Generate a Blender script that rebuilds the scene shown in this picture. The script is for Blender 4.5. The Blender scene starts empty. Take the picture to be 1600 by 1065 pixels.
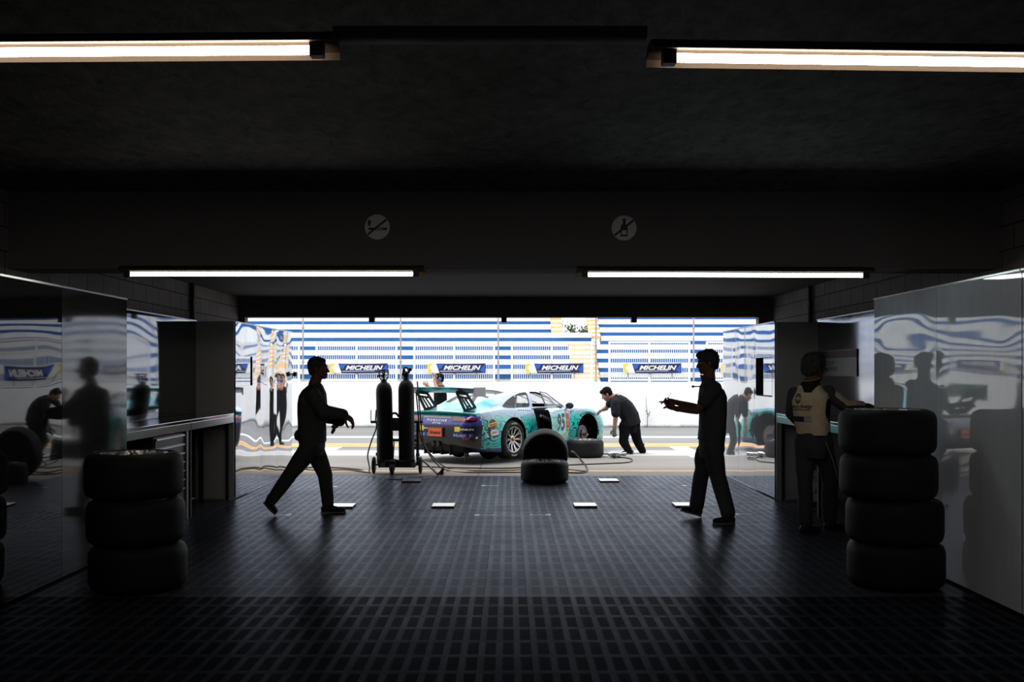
import bpy, bmesh, math, random
from mathutils import Vector, Matrix, Euler, noise
from mathutils.bvhtree import BVHTree

random.seed(7)
SC = bpy.context.scene
COL = SC.collection
PI = math.pi
F, CX, CY, EYE = 1556.0, 795.0, 582.0, 1.6     # focal length in pixels, vanishing point, eye height

# ------------------------------------------------------------------ camera
cam_data = bpy.data.cameras.new('camera')
cam_data.sensor_width = 36.0
cam_data.lens = F / 1600.0 * 36.0
cam_data.shift_x = (800.0 - CX) / 1600.0
cam_data.shift_y = (CY - 532.5) / 1600.0
cam_data.clip_end = 500
cam = bpy.data.objects.new('camera', cam_data)
cam.location = (0, 0, EYE)
cam.rotation_euler = (PI / 2, 0, 0)
COL.objects.link(cam)
SC.camera = cam

# ------------------------------------------------------------------ world, sun, exposure
world = bpy.data.worlds.new('world')
SC.world = world
world.use_nodes = True
wn = world.node_tree.nodes
bg = wn['Background']
bg.inputs['Color'].default_value = (0.93, 0.965, 1.0, 1)
bg.inputs['Strength'].default_value = 2.0
sun_data = bpy.data.lights.new('sun', 'SUN')
sun_data.energy = 2.4
sun_data.angle = math.radians(30)
sun_data.color = (1.0, 0.96, 0.9)
sun = bpy.data.objects.new('sun', sun_data)
sun.rotation_euler = Euler((math.radians(10), math.radians(-20), 0))
sun.location = (0, 20, 30)
COL.objects.link(sun)
vs = SC.view_settings
vs.view_transform = 'Standard'
try:
    vs.look = 'None'
except Exception:
    pass
vs.gamma = 1.0
vs.exposure = 0.0
vs.use_curve_mapping = False
try:
    SC.cycles.use_denoising = True
    SC.cycles.max_bounces = 10
    SC.cycles.glossy_bounces = 6
    SC.cycles.transparent_max_bounces = 12
    SC.cycles.sample_clamp_indirect = 6.0
    SC.cycles.caustics_reflective = False
    SC.cycles.caustics_refractive = False
except Exception:
    pass


# ------------------------------------------------------------------ placing helpers
def W(px, py, Y):
    return Vector(((px - CX) / F * Y, Y, EYE - (py - CY) / F * Y))


def G(px, py, z=0.0):
    Y = (EYE - z) * F / (py - CY)
    return Vector(((px - CX) / F * Y, Y, z))


# ------------------------------------------------------------------ materials
def lin(c):
    return tuple(((v / 12.92) if v <= 0.04045 else ((v + 0.055) / 1.055) ** 2.4) for v in c)


def rgb(r, g, b):
    return lin((r / 255.0, g / 255.0, b / 255.0)) + (1.0,)


class NG:
    """a small wrapper for wiring material nodes"""
    def __init__(s, mat):
        s.t = mat.node_tree
        s.n = s.t.nodes
        s.l = s.t.links

    def node(s, typ, **kw):
        nd = s.n.new(typ)
        for k, v in kw.items():
            setattr(nd, k, v)
        return nd

    def put(s, sock, v):
        if v is None:
            return
        if hasattr(v, 'is_output'):
            s.l.new(v, sock)
        else:
            if hasattr(sock, 'default_value'):
                dv = sock.default_value
                if hasattr(dv, '__len__') and not hasattr(v, '__len__'):
                    v = [v] * len(dv)
                elif hasattr(dv, '__len__') and len(dv) == 4 and len(v) == 3:
                    v = tuple(v) + (1.0,)
                sock.default_value = v

    def m(s, op, a=None, b=None, c=None):
        nd = s.node('ShaderNodeMath', operation=op)
        for i, v in enumerate((a, b, c)):
            s.put(nd.inputs[i], v)
        return nd.outputs[0]

    def coords(s, kind='Object'):
        return s.node('ShaderNodeTexCoord').outputs[kind]

    def sep(s, v):
        nd = s.node('ShaderNodeSeparateXYZ')
        s.put(nd.inputs[0], v)
        return nd.outputs

    def comb(s, x=0.0, y=0.0, z=0.0):
        nd = s.node('ShaderNodeCombineXYZ')
        for i, v in enumerate((x, y, z)):
            s.put(nd.inputs[i], v)
        return nd.outputs[0]

    def scale(s, v, sc):
        nd = s.node('ShaderNodeMapping')
        s.put(nd.inputs['Vector'], v)
        nd.inputs['Scale'].default_value = sc
        return nd.outputs[0]

    def noise(s, v, scale=5.0, detail=2.0, rough=0.5, dist=0.0):
        nd = s.node('ShaderNodeTexNoise')
        s.put(nd.inputs['Vector'], v)
        nd.inputs['Scale'].default_value = scale
        nd.inputs['Detail'].default_value = detail
        nd.inputs['Roughness'].default_value = rough
        nd.inputs['Distortion'].default_value = dist
        return nd.outputs['Fac']

    def ramp(s, fac, stops, interp='LINEAR'):
        nd = s.node('ShaderNodeValToRGB')
        s.put(nd.inputs[0], fac)
        cr = nd.color_ramp
        cr.interpolation = interp
        while len(cr.elements) < len(stops):
            cr.elements.new(0.5)
        for e, (p, c) in zip(cr.elements, stops):
            e.position = p
            e.color = c if len(c) == 4 else tuple(c) + (1.0,)
        return nd.outputs[0]

    def mix(s, fac, a, b):
        nd = s.node('ShaderNodeMix', data_type='RGBA')
        s.put(nd.inputs[0], fac)
        s.put(nd.inputs[6], a)
        s.put(nd.inputs[7], b)
        return nd.outputs[2]

    def bump(s, height, strength=0.5, dist=0.01):
        nd = s.node('ShaderNodeBump')
        s.put(nd.inputs['Height'], height)
        nd.inputs['Strength'].default_value = strength
        nd.inputs['Distance'].default_value = dist
        return nd.outputs[0]

    def step(s, v, lo, hi):
        nd = s.node('ShaderNodeMapRange', clamp=True)
        s.put(nd.inputs[0], v)
        nd.inputs[1].default_value = lo
        nd.inputs[2].default_value = hi
        return nd.outputs[0]


def mat(name, color, rough=0.6, metal=0.0, spec=0.5, bump=None, var=0.0, ior=None, coat=0.0):
    m = bpy.data.materials.new(name)
    m.use_nodes = True
    g = NG(m)
    p = g.n['Principled BSDF']
    p.inputs['Base Color'].default_value = color
    p.inputs['Roughness'].default_value = rough
    p.inputs['Metallic'].default_value = metal
    p.inputs['Specular IOR Level'].default_value = spec
    p.inputs['Coat Weight'].default_value = coat
    if ior:
        p.inputs['IOR'].default_value = ior
    v = None
    if bump or var:
        v = g.coords()
    if bump:
        sc, st, di = bump
        g.put(p.inputs['Normal'], g.bump(g.noise(v, sc, 4.0, 0.6), st, di))
    if var:
        k = g.noise(v, 3.0, 5.0, 0.6)
        dark = tuple(c * (1 - var) for c in color[:3]) + (1,)
        lite = tuple(min(1, c * (1 + var)) for c in color[:3]) + (1,)
        g.put(p.inputs['Base Color'], g.ramp(k, [(0.3, dark), (0.7, lite)]))
    return m


def glow(name, color, strength):
    m = bpy.data.materials.new(name)
    m.use_nodes = True
    p = m.node_tree.nodes['Principled BSDF']
    p.inputs['Base Color'].default_value = (0.8, 0.8, 0.8, 1)
    p.inputs['Emission Color'].default_value = color
    p.inputs['Emission Strength'].default_value = strength
    return m


# ------------------------------------------------------------------ mesh builder
class MB:
    def __init__(s):
        s.v, s.f, s.mi = [], [], []

    def add(s, verts, faces, mi=0, M=None):
        o = len(s.v)
        s.v.extend([(M @ Vector(p)) if M is not None else Vector(p) for p in verts])
        s.f.extend([tuple(i + o for i in f) for f in faces])
        s.mi.extend([mi] * len(faces))
        return s

    def box(s, x0, x1, y0, y1, z0, z1, mi=0, M=None, bev=0.0):
        if bev > 0:
            bm = bmesh.new()
            bmesh.ops.create_cube(bm, size=1.0)
            for v in bm.verts:
                v.co = Vector(((x0 + x1) / 2 + v.co.x * (x1 - x0), (y0 + y1) / 2 + v.co.y * (y1 - y0), (z0 + z1) / 2 + v.co.z * (z1 - z0)))
            bmesh.ops.bevel(bm, geom=list(bm.edges), offset=bev, segments=2, profile=0.5, affect='EDGES')
            bm.verts.index_update()
            s.add([v.co.copy() for v in bm.verts], [[v.index for v in f.verts] for f in bm.faces], mi, M)
            bm.free()
            return s
        vs_ = [(x, y, z) for z in (z0, z1) for y in (y0, y1) for x in (x0, x1)]
        fs = [(0, 2, 3, 1), (4, 5, 7, 6), (0, 1, 5, 4), (2, 6, 7, 3), (0, 4, 6, 2), (1, 3, 7, 5)]
        return s.add(vs_, fs, mi, M)

    def lathe(s, prof, n=32, mi=0, M=None, close=False):
        """profile of (r, z), spun about z"""
        vs_, fs = [], []
        k = len(prof)
        for i in range(n):
            a = 2 * PI * i / n
            for r, z in prof:
                vs_.append((r * math.cos(a), r * math.sin(a), z))
        for i in range(n):
            j = (i + 1) % n
            for q in range(k if close else k - 1):
                q2 = (q + 1) % k
                fs.append((i * k + q, j * k + q, j * k + q2, i * k + q2))
        if not close:
            if prof[0][0] > 1e-6:
                fs.append(tuple(i * k for i in reversed(range(n))))
            if prof[-1][0] > 1e-6:
                fs.append(tuple(i * k + k - 1 for i in range(n)))
        return s.add(vs_, fs, mi, M)

    def cyl(s, p0, p1, r0, r1=None, n=16, mi=0):
        r1 = r0 if r1 is None else r1
        p0, p1 = Vector(p0), Vector(p1)
        d = p1 - p0
        L = d.length
        if L < 1e-7:
            return s
        M = Matrix.Translation(p0) @ d.to_track_quat('Z', 'Y').to_matrix().to_4x4()
        return s.lathe([(r0, 0), (r1, L)], n, mi, M)

    def ball(s, c, r, mi=0, n=16, R=None):
        """ellipsoid; r is a number or three radii, R a rotation"""
        if not hasattr(r, '__len__'):
            r = (r, r, r)
        m = max(6, n // 2)
        vs_, fs = [(0, 0, -1)], []
        for i in range(1, m):
            a = -PI / 2 + PI * i / m
            for j in range(n):
                b = 2 * PI * j / n
                vs_.append((math.cos(a) * math.cos(b), math.cos(a) * math.sin(b), math.sin(a)))
        vs_.append((0, 0, 1))
        for j in range(n):
            fs.append((0, 1 + (j + 1) % n, 1 + j))
            for i in range(m - 2):
                a0 = 1 + i * n
                fs.append((a0 + j, a0 + (j + 1) % n, a0 + n + (j + 1) % n, a0 + n + j))
            t = 1 + (m - 2) * n
            fs.append((t + j, t + (j + 1) % n, len(vs_) - 1))
        M = Matrix.Translation(Vector(c)) @ (R.to_4x4() if R is not None else Matrix.Identity(4)) @ Matrix.Diagonal((r[0], r[1], r[2], 1))
        return s.add(vs_, fs, mi, M)

    def chain(s, pts, radii, mi=0, n=16):
        pts = [Vector(p) for p in pts]
        for p, r in zip(pts, radii):
            s.ball(p, r, mi, n)
        for i in range(len(pts) - 1):
            s.cyl(pts[i], pts[i + 1], radii[i], radii[i + 1], n, mi)
        return s

    def tube(s, pts, r, n=10, mi=0, closed=False):
        """swept tube with smooth joints"""
        pts = [Vector(p) for p in pts]
        k = len(pts)
        vs_, fs = [], []
        up = None
        for i, p in enumerate(pts):
            if closed:
                d = pts[(i + 1) % k] - pts[i - 1]
            else:
                d = pts[min(i + 1, k - 1)] - pts[max(i - 1, 0)]
            d.normalize()
            if up is None:
                up = Vector((0, 0, 1)) if abs(d.z) < 0.9 else Vector((1, 0, 0))
            a = d.cross(up)
            if a.length < 1e-6:
                a = d.orthogonal()
            a.normalize()
            up = a.cross(d).normalized()
            rr = r[i] if hasattr(r, '__len__') else r
            for j in range(n):
                t = 2 * PI * j / n
                vs_.append(p + a * (rr * math.cos(t)) + up * (rr * math.sin(t)))
        for i in range(k if closed else k - 1):
            i2 = (i + 1) % k
            for j in range(n):
                fs.append((i * n + j, i * n + (j + 1) % n, i2 * n + (j + 1) % n, i2 * n + j))
        if not closed:
            fs.append(tuple(reversed(range(n))))
            fs.append(tuple((k - 1) * n + j for j in range(n)))
        return s.add(vs_, fs, mi)

    def rings(s, rg, mi=0, cap=True, closed=False):
        """loft through equal-length point rings"""
        n = len(rg[0])
        vs_ = [Vector(p) for r in rg for p in r]
        fs = []
        for i in range(len(rg) - 1):
            for j in range(n):
                fs.append((i * n + j, i * n + (j + 1) % n, (i + 1) * n + (j + 1) % n, (i + 1) * n + j))
        if cap:
            fs.append(tuple(reversed(range(n))))
            fs.append(tuple((len(rg) - 1) * n + j for j in range(n)))
        return s.add(vs_, fs, mi)

    def torso(s, secs, lat, n=28, mi=0):
        """secs: (centre, half width along lat, half depth, depth direction)"""
        rg = []
        lat = Vector(lat).normalized()
        for c, hw, hd, dd in secs:
            c, dd = Vector(c), Vector(dd).normalized()
            ring = []
            for j in range(n):
                t = 2 * PI * j / n
                cx, sx = math.cos(t), math.sin(t)
                e = 0.8
                ring.append(c + lat * (hw * math.copysign(abs(cx) ** e, cx)) + dd * (hd * math.copysign(abs(sx) ** e, sx)))
            rg.append(ring)
        return s.rings(rg, mi)

    def prism(s, poly, axis, a0, a1, mi=0):
        """poly of 2D points, extruded along an axis ('x','y','z')"""
        def mk(p, t):
            if axis == 'y':
                return (p[0], t, p[1])
            if axis == 'x':
                return (t, p[0], p[1])
            return (p[0], p[1], t)
        n = len(poly)
        ar = sum(poly[i][0] * poly[(i + 1) % n][1] - poly[(i + 1) % n][0] * poly[i][1] for i in range(n))
        if ar < 0:
            poly = list(reversed(poly))
        vs_ = [mk(p, a0) for p in poly] + [mk(p, a1) for p in poly]
        fs = [tuple(reversed(range(n))), tuple(range(n, 2 * n))]
        fs += [(i, (i + 1) % n, n + (i + 1) % n, n + i) for i in range(n)]
        return s.add(vs_, fs, mi)

    def mesh(s, name):
        me = bpy.data.meshes.new(name)
        me.from_pydata([tuple(v) for v in s.v], [], s.f)
        me.polygons.foreach_set('material_index', s.mi)
        bm = bmesh.new()
        bm.from_mesh(me)
        bmesh.ops.recalc_face_normals(bm, faces=bm.faces)
        bm.to_mesh(me)
        bm.free()
        me.update()
        return me

    def build(s, name, mats, parent=None, smooth=30, loc=None):
        return link(name, s.mesh(name), mats, parent, smooth, loc)


def link(name, me, mats, parent=None, smooth=30, loc=None):
    if mats is not None:
        if len(me.materials):
            me.materials.clear()
        for m in (mats if isinstance(mats, (list, tuple)) else [mats]):
            me.materials.append(m)
    if smooth:
        me.polygons.foreach_set('use_smooth', [True] * len(me.polygons))
        if smooth < 180:
            me.set_sharp_from_angle(angle=math.radians(smooth))
    o = bpy.data.objects.new(name, me)
    COL.objects.link(o)
    if parent is not None:
        o.parent = parent
    if loc is not None:
        o.location = loc
    return o


def evaluated(me, mods):
    """a mesh with modifiers worked in; mods: (type, settings)"""
    o = bpy.data.objects.new('work', me)
    COL.objects.link(o)
    for t, kw in mods:
        md = o.modifiers.new(t, t)
        for k, v in kw.items():
            setattr(md, k, v)
    dg = bpy.context.evaluated_depsgraph_get()
    dg.update()
    out = bpy.data.meshes.new_from_object(o.evaluated_get(dg), depsgraph=dg)
    bpy.data.objects.remove(o)
    return out


def fused(mb, voxel=0.006, smooth=4, wrinkle=None):
    """closed shapes grown together into one continuous skin"""
    me = mb.mesh('w')
    me = evaluated(me, [('REMESH', dict(mode='VOXEL', voxel_size=voxel)), ('SMOOTH', dict(factor=0.5, iterations=smooth))])
    if wrinkle:
        amp, sc, st = wrinkle
        ns = [v.normal.copy() for v in me.vertices]
        for v, nn in zip(me.vertices, ns):
            q = Vector((v.co.x * sc, v.co.y * sc, v.co.z * sc * st))
            v.co += nn * (amp * noise.noise(q) + amp * 0.4 * noise.noise(q * 2.3))
    return me


def tag(o, label=None, cat=None, group=None, kind=None):
    if label:
        o['label'] = label
    if cat:
        o['category'] = cat
    if group:
        o['group'] = group
    if kind:
        o['kind'] = kind
    return o


def empty(name, loc=(0, 0, 0), rot=(0, 0, 0)):
    o = bpy.data.objects.new(name, None)
    o.empty_display_size = 0.1
    COL.objects.link(o)
    o.location = loc
    o.rotation_euler = rot
    return o


def copy_tree(o, parent=None):
    c = o.copy()
    COL.objects.link(c)
    if parent is not None:
        c.parent = parent
    for ch in list(o.children):
        copy_tree(ch, c)
    return c


def struct(o):
    o['kind'] = 'structure'
    return o


def text_mb(txt, size=1.0, shear=0.0, bold=0.0, spacing=1.0, thick=0.0):
    """letters as flat geometry centred on the origin in xy: returns (verts, faces, width, height)"""
    cu = bpy.data.curves.new('t', 'FONT')
    cu.body = txt
    cu.size = size
    cu.shear = shear
    cu.offset = bold
    cu.space_character = spacing
    cu.extrude = thick
    cu.resolution_u = 3
    o = bpy.data.objects.new('t', cu)
    COL.objects.link(o)
    dg = bpy.context.evaluated_depsgraph_get()
    dg.update()
    me = bpy.data.meshes.new_from_object(o.evaluated_get(dg), depsgraph=dg)
    bpy.data.objects.remove(o)
    vs_ = [v.co.copy() for v in me.vertices]
    fs = [tuple(p.vertices) for p in me.polygons]
    x0, x1 = min(v.x for v in vs_), max(v.x for v in vs_)
    y0, y1 = min(v.y for v in vs_), max(v.y for v in vs_)
    c = Vector(((x0 + x1) / 2, (y0 + y1) / 2, 0))
    return [v - c for v in vs_], fs, x1 - x0, y1 - y0


def fit_text(mb, txt, w, h, M, mi=0, shear=0.0, bold=0.0, spacing=1.0):
    vs_, fs, tw, th = text_mb(txt, 1.0, shear, bold, spacing)
    S = Matrix.Diagonal((w / tw, h / th, 1, 1))
    mb.add(vs_, fs, mi, M @ S)
    return mb


def axes(o, x, y):
    """matrix whose x and y axes are the given directions"""
    x, y = Vector(x).normalized(), Vector(y).normalized()
    z = x.cross(y)
    return Matrix(((x.x, y.x, z.x, o[0]), (x.y, y.y, z.y, o[1]), (x.z, y.z, z.z, o[2]), (0, 0, 0, 1)))


def crom(pts, n):
    """points eased through a Catmull-Rom curve"""
    pts = [Vector(p) for p in pts]
    out = []
    for i in range(len(pts) - 1):
        p0, p1, p2, p3 = pts[max(i - 1, 0)], pts[i], pts[i + 1], pts[min(i + 2, len(pts) - 1)]
        for k in range(n):
            t = k / n
            out.append(0.5 * ((2 * p1) + (p2 - p0) * t + (2 * p0 - 5 * p1 + 4 * p2 - p3) * t * t + (3 * p1 - p0 - 3 * p2 + p3) * t ** 3))
    out.append(pts[-1])
    return out


# ================================================================== SETTING
XL, XR = -3.456, 3.363          # inner faces of the wall panels
BL, BR = -4.15, 4.06            # block walls
YF = 15.3                       # garage opening
YT = 15.46                      # edge of the tiled floor

# ---- floor tiles: ribbed plastic, a darker band of newer tiles near the back
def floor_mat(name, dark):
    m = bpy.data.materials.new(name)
    m.use_nodes = True
    g = NG(m)
    p = g.n['Principled BSDF']
    x, y, z = g.sep(g.coords())
    u = g.m('FRACT', g.m('DIVIDE', g.m('ADD', x, 20.0), 0.1017))
    v = g.m('FRACT', g.m('DIVIDE', g.m('ADD', y, 20.0), 0.305))
    cu_ = g.m('FLOOR', g.m('DIVIDE', g.m('ADD', x, 20.0), 0.305))
    cv_ = g.m('FLOOR', g.m('DIVIDE', g.m('ADD', y, 20.0), 0.305))
    cuc = g.m('FLOOR', g.m('DIVIDE', g.m('ADD', x, 20.0), 0.1017))
    wn_ = g.node('ShaderNodeTexWhiteNoise', noise_dimensions='3D')
    g.put(wn_.inputs[0], g.comb(cu_, cv_, 0.0))
    rnd = wn_.outputs[0]
    wn2 = g.node('ShaderNodeTexWhiteNoise', noise_dimensions='3D')
    g.put(wn2.inputs[0], g.comb(cuc, cv_, 3.0))
    rnd2 = wn2.outputs[0]
    # paler ribs: lengthwise edges of each strip and the cross joint
    su = g.m('MAXIMUM', g.step(u, 0.36, 0.26), g.step(u, 0.90, 0.97))
    sv = g.m('MAXIMUM', g.step(v, 0.16, 0.08), g.step(v, 0.92, 0.98))
    rib = g.m('MINIMUM', g.m('ADD', su, sv), 1.0)
    seam = g.m('MAXIMUM', g.m('GREATER_THAN', g.m('FRACT', g.m('DIVIDE', g.m('ADD', x, 20.0), 0.305)), 0.986),
               g.m('GREATER_THAN', v, 0.985))
    # small studs
    du = g.m('FRACT', g.m('DIVIDE', x, 0.0254))
    dv = g.m('FRACT', g.m('ADD', g.m('DIVIDE', y, 0.0381), g.m('MULTIPLY', g.m('FLOOR', g.m('DIVIDE', x, 0.0254)), 0.5)))
    stud = g.m('MULTIPLY', g.step(g.m('ABSOLUTE', g.m('SUBTRACT', du, 0.5)), 0.42, 0.25), g.step(g.m('ABSOLUTE', g.m('SUBTRACT', dv, 0.5)), 0.42, 0.25))
    fade = g.noise(g.coords(), 0.55, 3.0, 0.55)
    wear = g.noise(g.coords(), 7.0, 5.0, 0.65)
    amt = g.m('MULTIPLY', rib, g.m('ADD', 0.6, g.m('MULTIPLY', rnd2, 0.4)))
    patchy = g.m('ADD', 0.55, g.m('MULTIPLY', g.m('ADD', g.m('MULTIPLY', wear, 0.6), g.m('ADD', g.m('MULTIPLY', rnd, 0.25), g.m('MULTIPLY', fade, 0.5))), 0.6))
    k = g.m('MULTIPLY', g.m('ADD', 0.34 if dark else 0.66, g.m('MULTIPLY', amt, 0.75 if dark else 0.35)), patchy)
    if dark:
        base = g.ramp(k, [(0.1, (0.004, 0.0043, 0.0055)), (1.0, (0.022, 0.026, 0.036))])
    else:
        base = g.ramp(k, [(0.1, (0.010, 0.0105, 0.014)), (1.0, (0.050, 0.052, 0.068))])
    base = g.mix(g.m('MULTIPLY', seam, 0.5), base, (0.003, 0.003, 0.004))
    h = g.m('SUBTRACT', g.m('ADD', g.m('MULTIPLY', stud, 0.6), g.m('MULTIPLY', rib, 0.3)), seam)
    nrm_ = g.bump(h, 0.22, 0.0016)
    g.n.remove(p)
    df = g.node('ShaderNodeBsdfDiffuse')
    g.put(df.inputs['Color'], base)
    g.put(df.inputs['Normal'], nrm_)
    gl = g.node('ShaderNodeBsdfGlossy')
    gl.inputs['Color'].default_value = (0.84, 0.89, 1.0, 1)
    gl.inputs['Roughness'].default_value = 0.27
    g.put(gl.inputs['Normal'], nrm_)
    lw = g.node('ShaderNodeLayerWeight')
    lw.inputs['Blend'].default_value = 0.5
    fc = g.m('MULTIPLY', g.m('POWER', lw.outputs['Facing'], 8.5), 0.52)
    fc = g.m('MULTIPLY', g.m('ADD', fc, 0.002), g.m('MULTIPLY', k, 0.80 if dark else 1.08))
    fc = g.m('MULTIPLY', fc, g.m('SUBTRACT', 1.0, g.m('MULTIPLY', seam, 0.35)))
    mx = g.node('ShaderNodeMixShader')
    g.put(mx.inputs[0], fc)
    g.l.new(df.outputs[0], mx.inputs[1])
    g.l.new(gl.outputs[0], mx.inputs[2])
    g.l.new(mx.outputs[0], g.n['Material Output'].inputs['Surface'])
    return m


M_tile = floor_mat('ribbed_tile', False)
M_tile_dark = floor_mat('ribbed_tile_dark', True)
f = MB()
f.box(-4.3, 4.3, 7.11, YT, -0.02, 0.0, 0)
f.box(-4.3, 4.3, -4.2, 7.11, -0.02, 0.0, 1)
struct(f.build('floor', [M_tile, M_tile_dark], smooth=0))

# ---- pit lane
def asphalt_mat():
    m = bpy.data.materials.new('asphalt')
    m.use_nodes = True
    g = NG(m)
    p = g.n['Principled BSDF']
    co = g.coords()
    x, y, z = g.sep(co)
    big = g.noise(g.scale(co, (0.12, 1.0, 1.0)), 0.9, 4.0, 0.6)
    fine = g.noise(co, 60.0, 3.0, 0.7)
    k = g.m('ADD', g.m('MULTIPLY', big, 0.75), g.m('MULTIPLY', fine, 0.25))
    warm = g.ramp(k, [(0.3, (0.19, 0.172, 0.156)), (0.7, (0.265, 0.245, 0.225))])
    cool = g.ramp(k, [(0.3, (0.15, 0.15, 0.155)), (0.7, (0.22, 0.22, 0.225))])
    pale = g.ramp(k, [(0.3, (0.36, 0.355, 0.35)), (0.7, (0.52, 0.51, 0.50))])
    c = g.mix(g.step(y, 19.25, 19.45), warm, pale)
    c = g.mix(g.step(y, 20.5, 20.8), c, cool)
    joint = g.m('MULTIPLY', g.m('LESS_THAN', g.m('ABSOLUTE', g.m('SUBTRACT', x, -0.48)), 0.012), g.m('LESS_THAN', y, 19.2))
    c = g.mix(g.m('MULTIPLY', joint, 0.7), c, (0.05, 0.05, 0.05))
    g.put(p.inputs['Base Color'], c)
    p.inputs['Roughness'].default_value = 0.85
    g.put(p.inputs['Normal'], g.bump(fine, 0.3, 0.004))
    return m


g_ = MB()
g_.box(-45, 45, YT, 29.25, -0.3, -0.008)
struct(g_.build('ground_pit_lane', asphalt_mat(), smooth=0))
M_paint_y = mat('road_paint_yellow', (0.66, 0.37, 0.13, 1), 0.7, var=0.2)
M_paint_w = mat('road_paint_white', (0.8, 0.8, 0.8, 1), 0.7, var=0.06)


def stripe(name, x0, x1, y0, y1, m):
    b = MB()
    b.box(x0, x1, y0, y1, -0.0078, -0.004)
    return struct(b.build(name, m, smooth=0))


def stripe2(name, x0, x1, y0, y1, m):
    b = MB()
    b.box(x0, x1, y0, y1, -0.0079, -0.0045)
    return struct(b.build(name, m, smooth=0))


stripe('ground_line_yellow_kerbside', -45, 45, 16.17, 16.36, M_paint_y)
stripe('ground_line_yellow_inner', -45, 45, 21.62, 22.0, M_paint_y)
stripe('ground_line_yellow_outer', -45, 45, 22.15, 22.6, M_paint_y)
stripe('ground_line_white', -45, 45, 24.6, 25.15, M_paint_w)
stripe2('ground_box_line_left', -3.95, -3.6, 18.9, 21.5, M_paint_w)
stripe2('ground_box_line_right', 3.48, 3.86, 18.9, 22.0, M_paint_w)
tr = MB()
tr.box(-60, 60, 29.6, 44.2, -0.3, -0.008)
struct(tr.build('ground_race_track', mat('track_asphalt', (0.12, 0.12, 0.12, 1), 0.85), smooth=0))
tr = MB()
tr.box(-60, 60, 44.2, 110, -0.3, -0.008)
struct(tr.build('ground_grass', mat('ground_green', (0.10, 0.16, 0.05, 1), 0.9, var=0.4), smooth=0))
for nm, xa, xb in (('ground_apron_left', -45, -4.3), ('ground_apron_right', 4.3, 45)):
    b = MB()
    b.box(xa, xb, 10, YT, -0.3, -0.008)
    struct(b.build(nm, mat('apron_concrete', (0.25, 0.23, 0.21, 1), 0.85), smooth=0))

# ---- pit wall, flaking white paint
def wallpaint():
    m = bpy.data.materials.new('pit_wall_paint')
    m.use_nodes = True
    g = NG(m)
    p = g.n['Principled BSDF']
    co = g.coords()
    x, y, z = g.sep(co)
    k = g.noise(co, 2.2, 6.0, 0.7)
    foot = g.step(g.m('ADD', z, g.m('MULTIPLY', k, 0.12)), 0.14, 0.06)
    c = g.ramp(k, [(0.3, (0.86, 0.86, 0.86)), (0.6, (0.93, 0.93, 0.93))])
    g.put(p.inputs['Base Color'], g.mix(foot, c, (0.2, 0.2, 0.18)))
    p.inputs['Roughness'].default_value = 0.8
    return m


b = MB()
b.box(-45, 45, 29.3, 29.55, -0.3, 1.33)
struct(b.build('wall_pit', wallpaint(), smooth=0))

# ---- garage shell
def block_mat(name, base, axis):
    m = bpy.data.materials.new(name)
    m.use_nodes = True
    g = NG(m)
    p = g.n['Principled BSDF']
    x, y, z = g.sep(g.coords())
    uv = g.comb(y if axis == 'y' else x, z, 0.0)
    br = g.node('ShaderNodeTexBrick')
    g.put(br.inputs['Vector'], uv)
    br.inputs['Scale'].default_value = 1.0
    br.inputs['Brick Width'].default_value = 0.40
    br.inputs['Row Height'].default_value = 0.20
    br.inputs['Mortar Size'].default_value = 0.006
    br.inputs['Mortar Smooth'].default_value = 0.2
    lo = tuple(c * 0.8 for c in base)
    br.inputs['Color1'].default_value = tuple(base) + (1,)
    br.inputs['Color2'].default_value = lo + (1,)
    br.inputs['Mortar'].default_value = tuple(c * 0.12 for c in base) + (1,)
    g.put(p.inputs['Base Color'], br.outputs['Color'])
    p.inputs['Roughness'].default_value = 0.8
    k = g.noise(g.coords(), 25.0, 4.0, 0.6)
    h = g.m('SUBTRACT', g.m('MULTIPLY', k, 0.3), br.outputs['Fac'])
    g.put(p.inputs['Normal'], g.bump(h, 0.6, 0.006))
    return m


M_block = block_mat('painted_blocks', (0.34, 0.315, 0.315), 'y')
M_black = mat('matt_black_paint', (0.17, 0.165, 0.165, 1), 0.85, bump=(9.0, 0.4, 0.01))
b = MB(); b.box(BL - 0.25, BL, -4.2, YF + 0.25, -0.02, 3.4)
struct(b.build('wall_left', M_block, smooth=0))
b = MB(); b.box(BR, BR + 0.25, -4.2, YF + 0.25, -0.02, 3.4)
struct(b.build('wall_right', M_block, smooth=0))
b = MB(); b.box(BL - 0.25, BR + 0.25, -4.4, -4.2, -0.02, 3.4)
struct(b.build('wall_back', mat('back_wall_paint', (0.05, 0.05, 0.05, 1), 0.8), smooth=0))


def ceiling_mat():
    m = bpy.data.materials.new('sprayed_black_ceiling')
    m.use_nodes = True
    g = NG(m)
    p = g.n['Principled BSDF']
    co = g.scale(g.coords(), (1.0, 0.55, 1.0))
    k = g.noise(co, 10.0, 8.0, 0.72, 0.6)
    k2 = g.noise(g.coords(), 1.1, 3.0, 0.6)
    g.put(p.inputs['Base Color'], g.ramp(g.m('MULTIPLY', k, g.m('ADD', k2, 0.5)), [(0.30, (0.045, 0.043, 0.045)), (0.70, (0.32, 0.285, 0.315))]))
    p.inputs['Roughness'].default_value = 0.75
    g.put(p.inputs['Normal'], g.bump(k, 1.0, 0.05))
    return m


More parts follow.
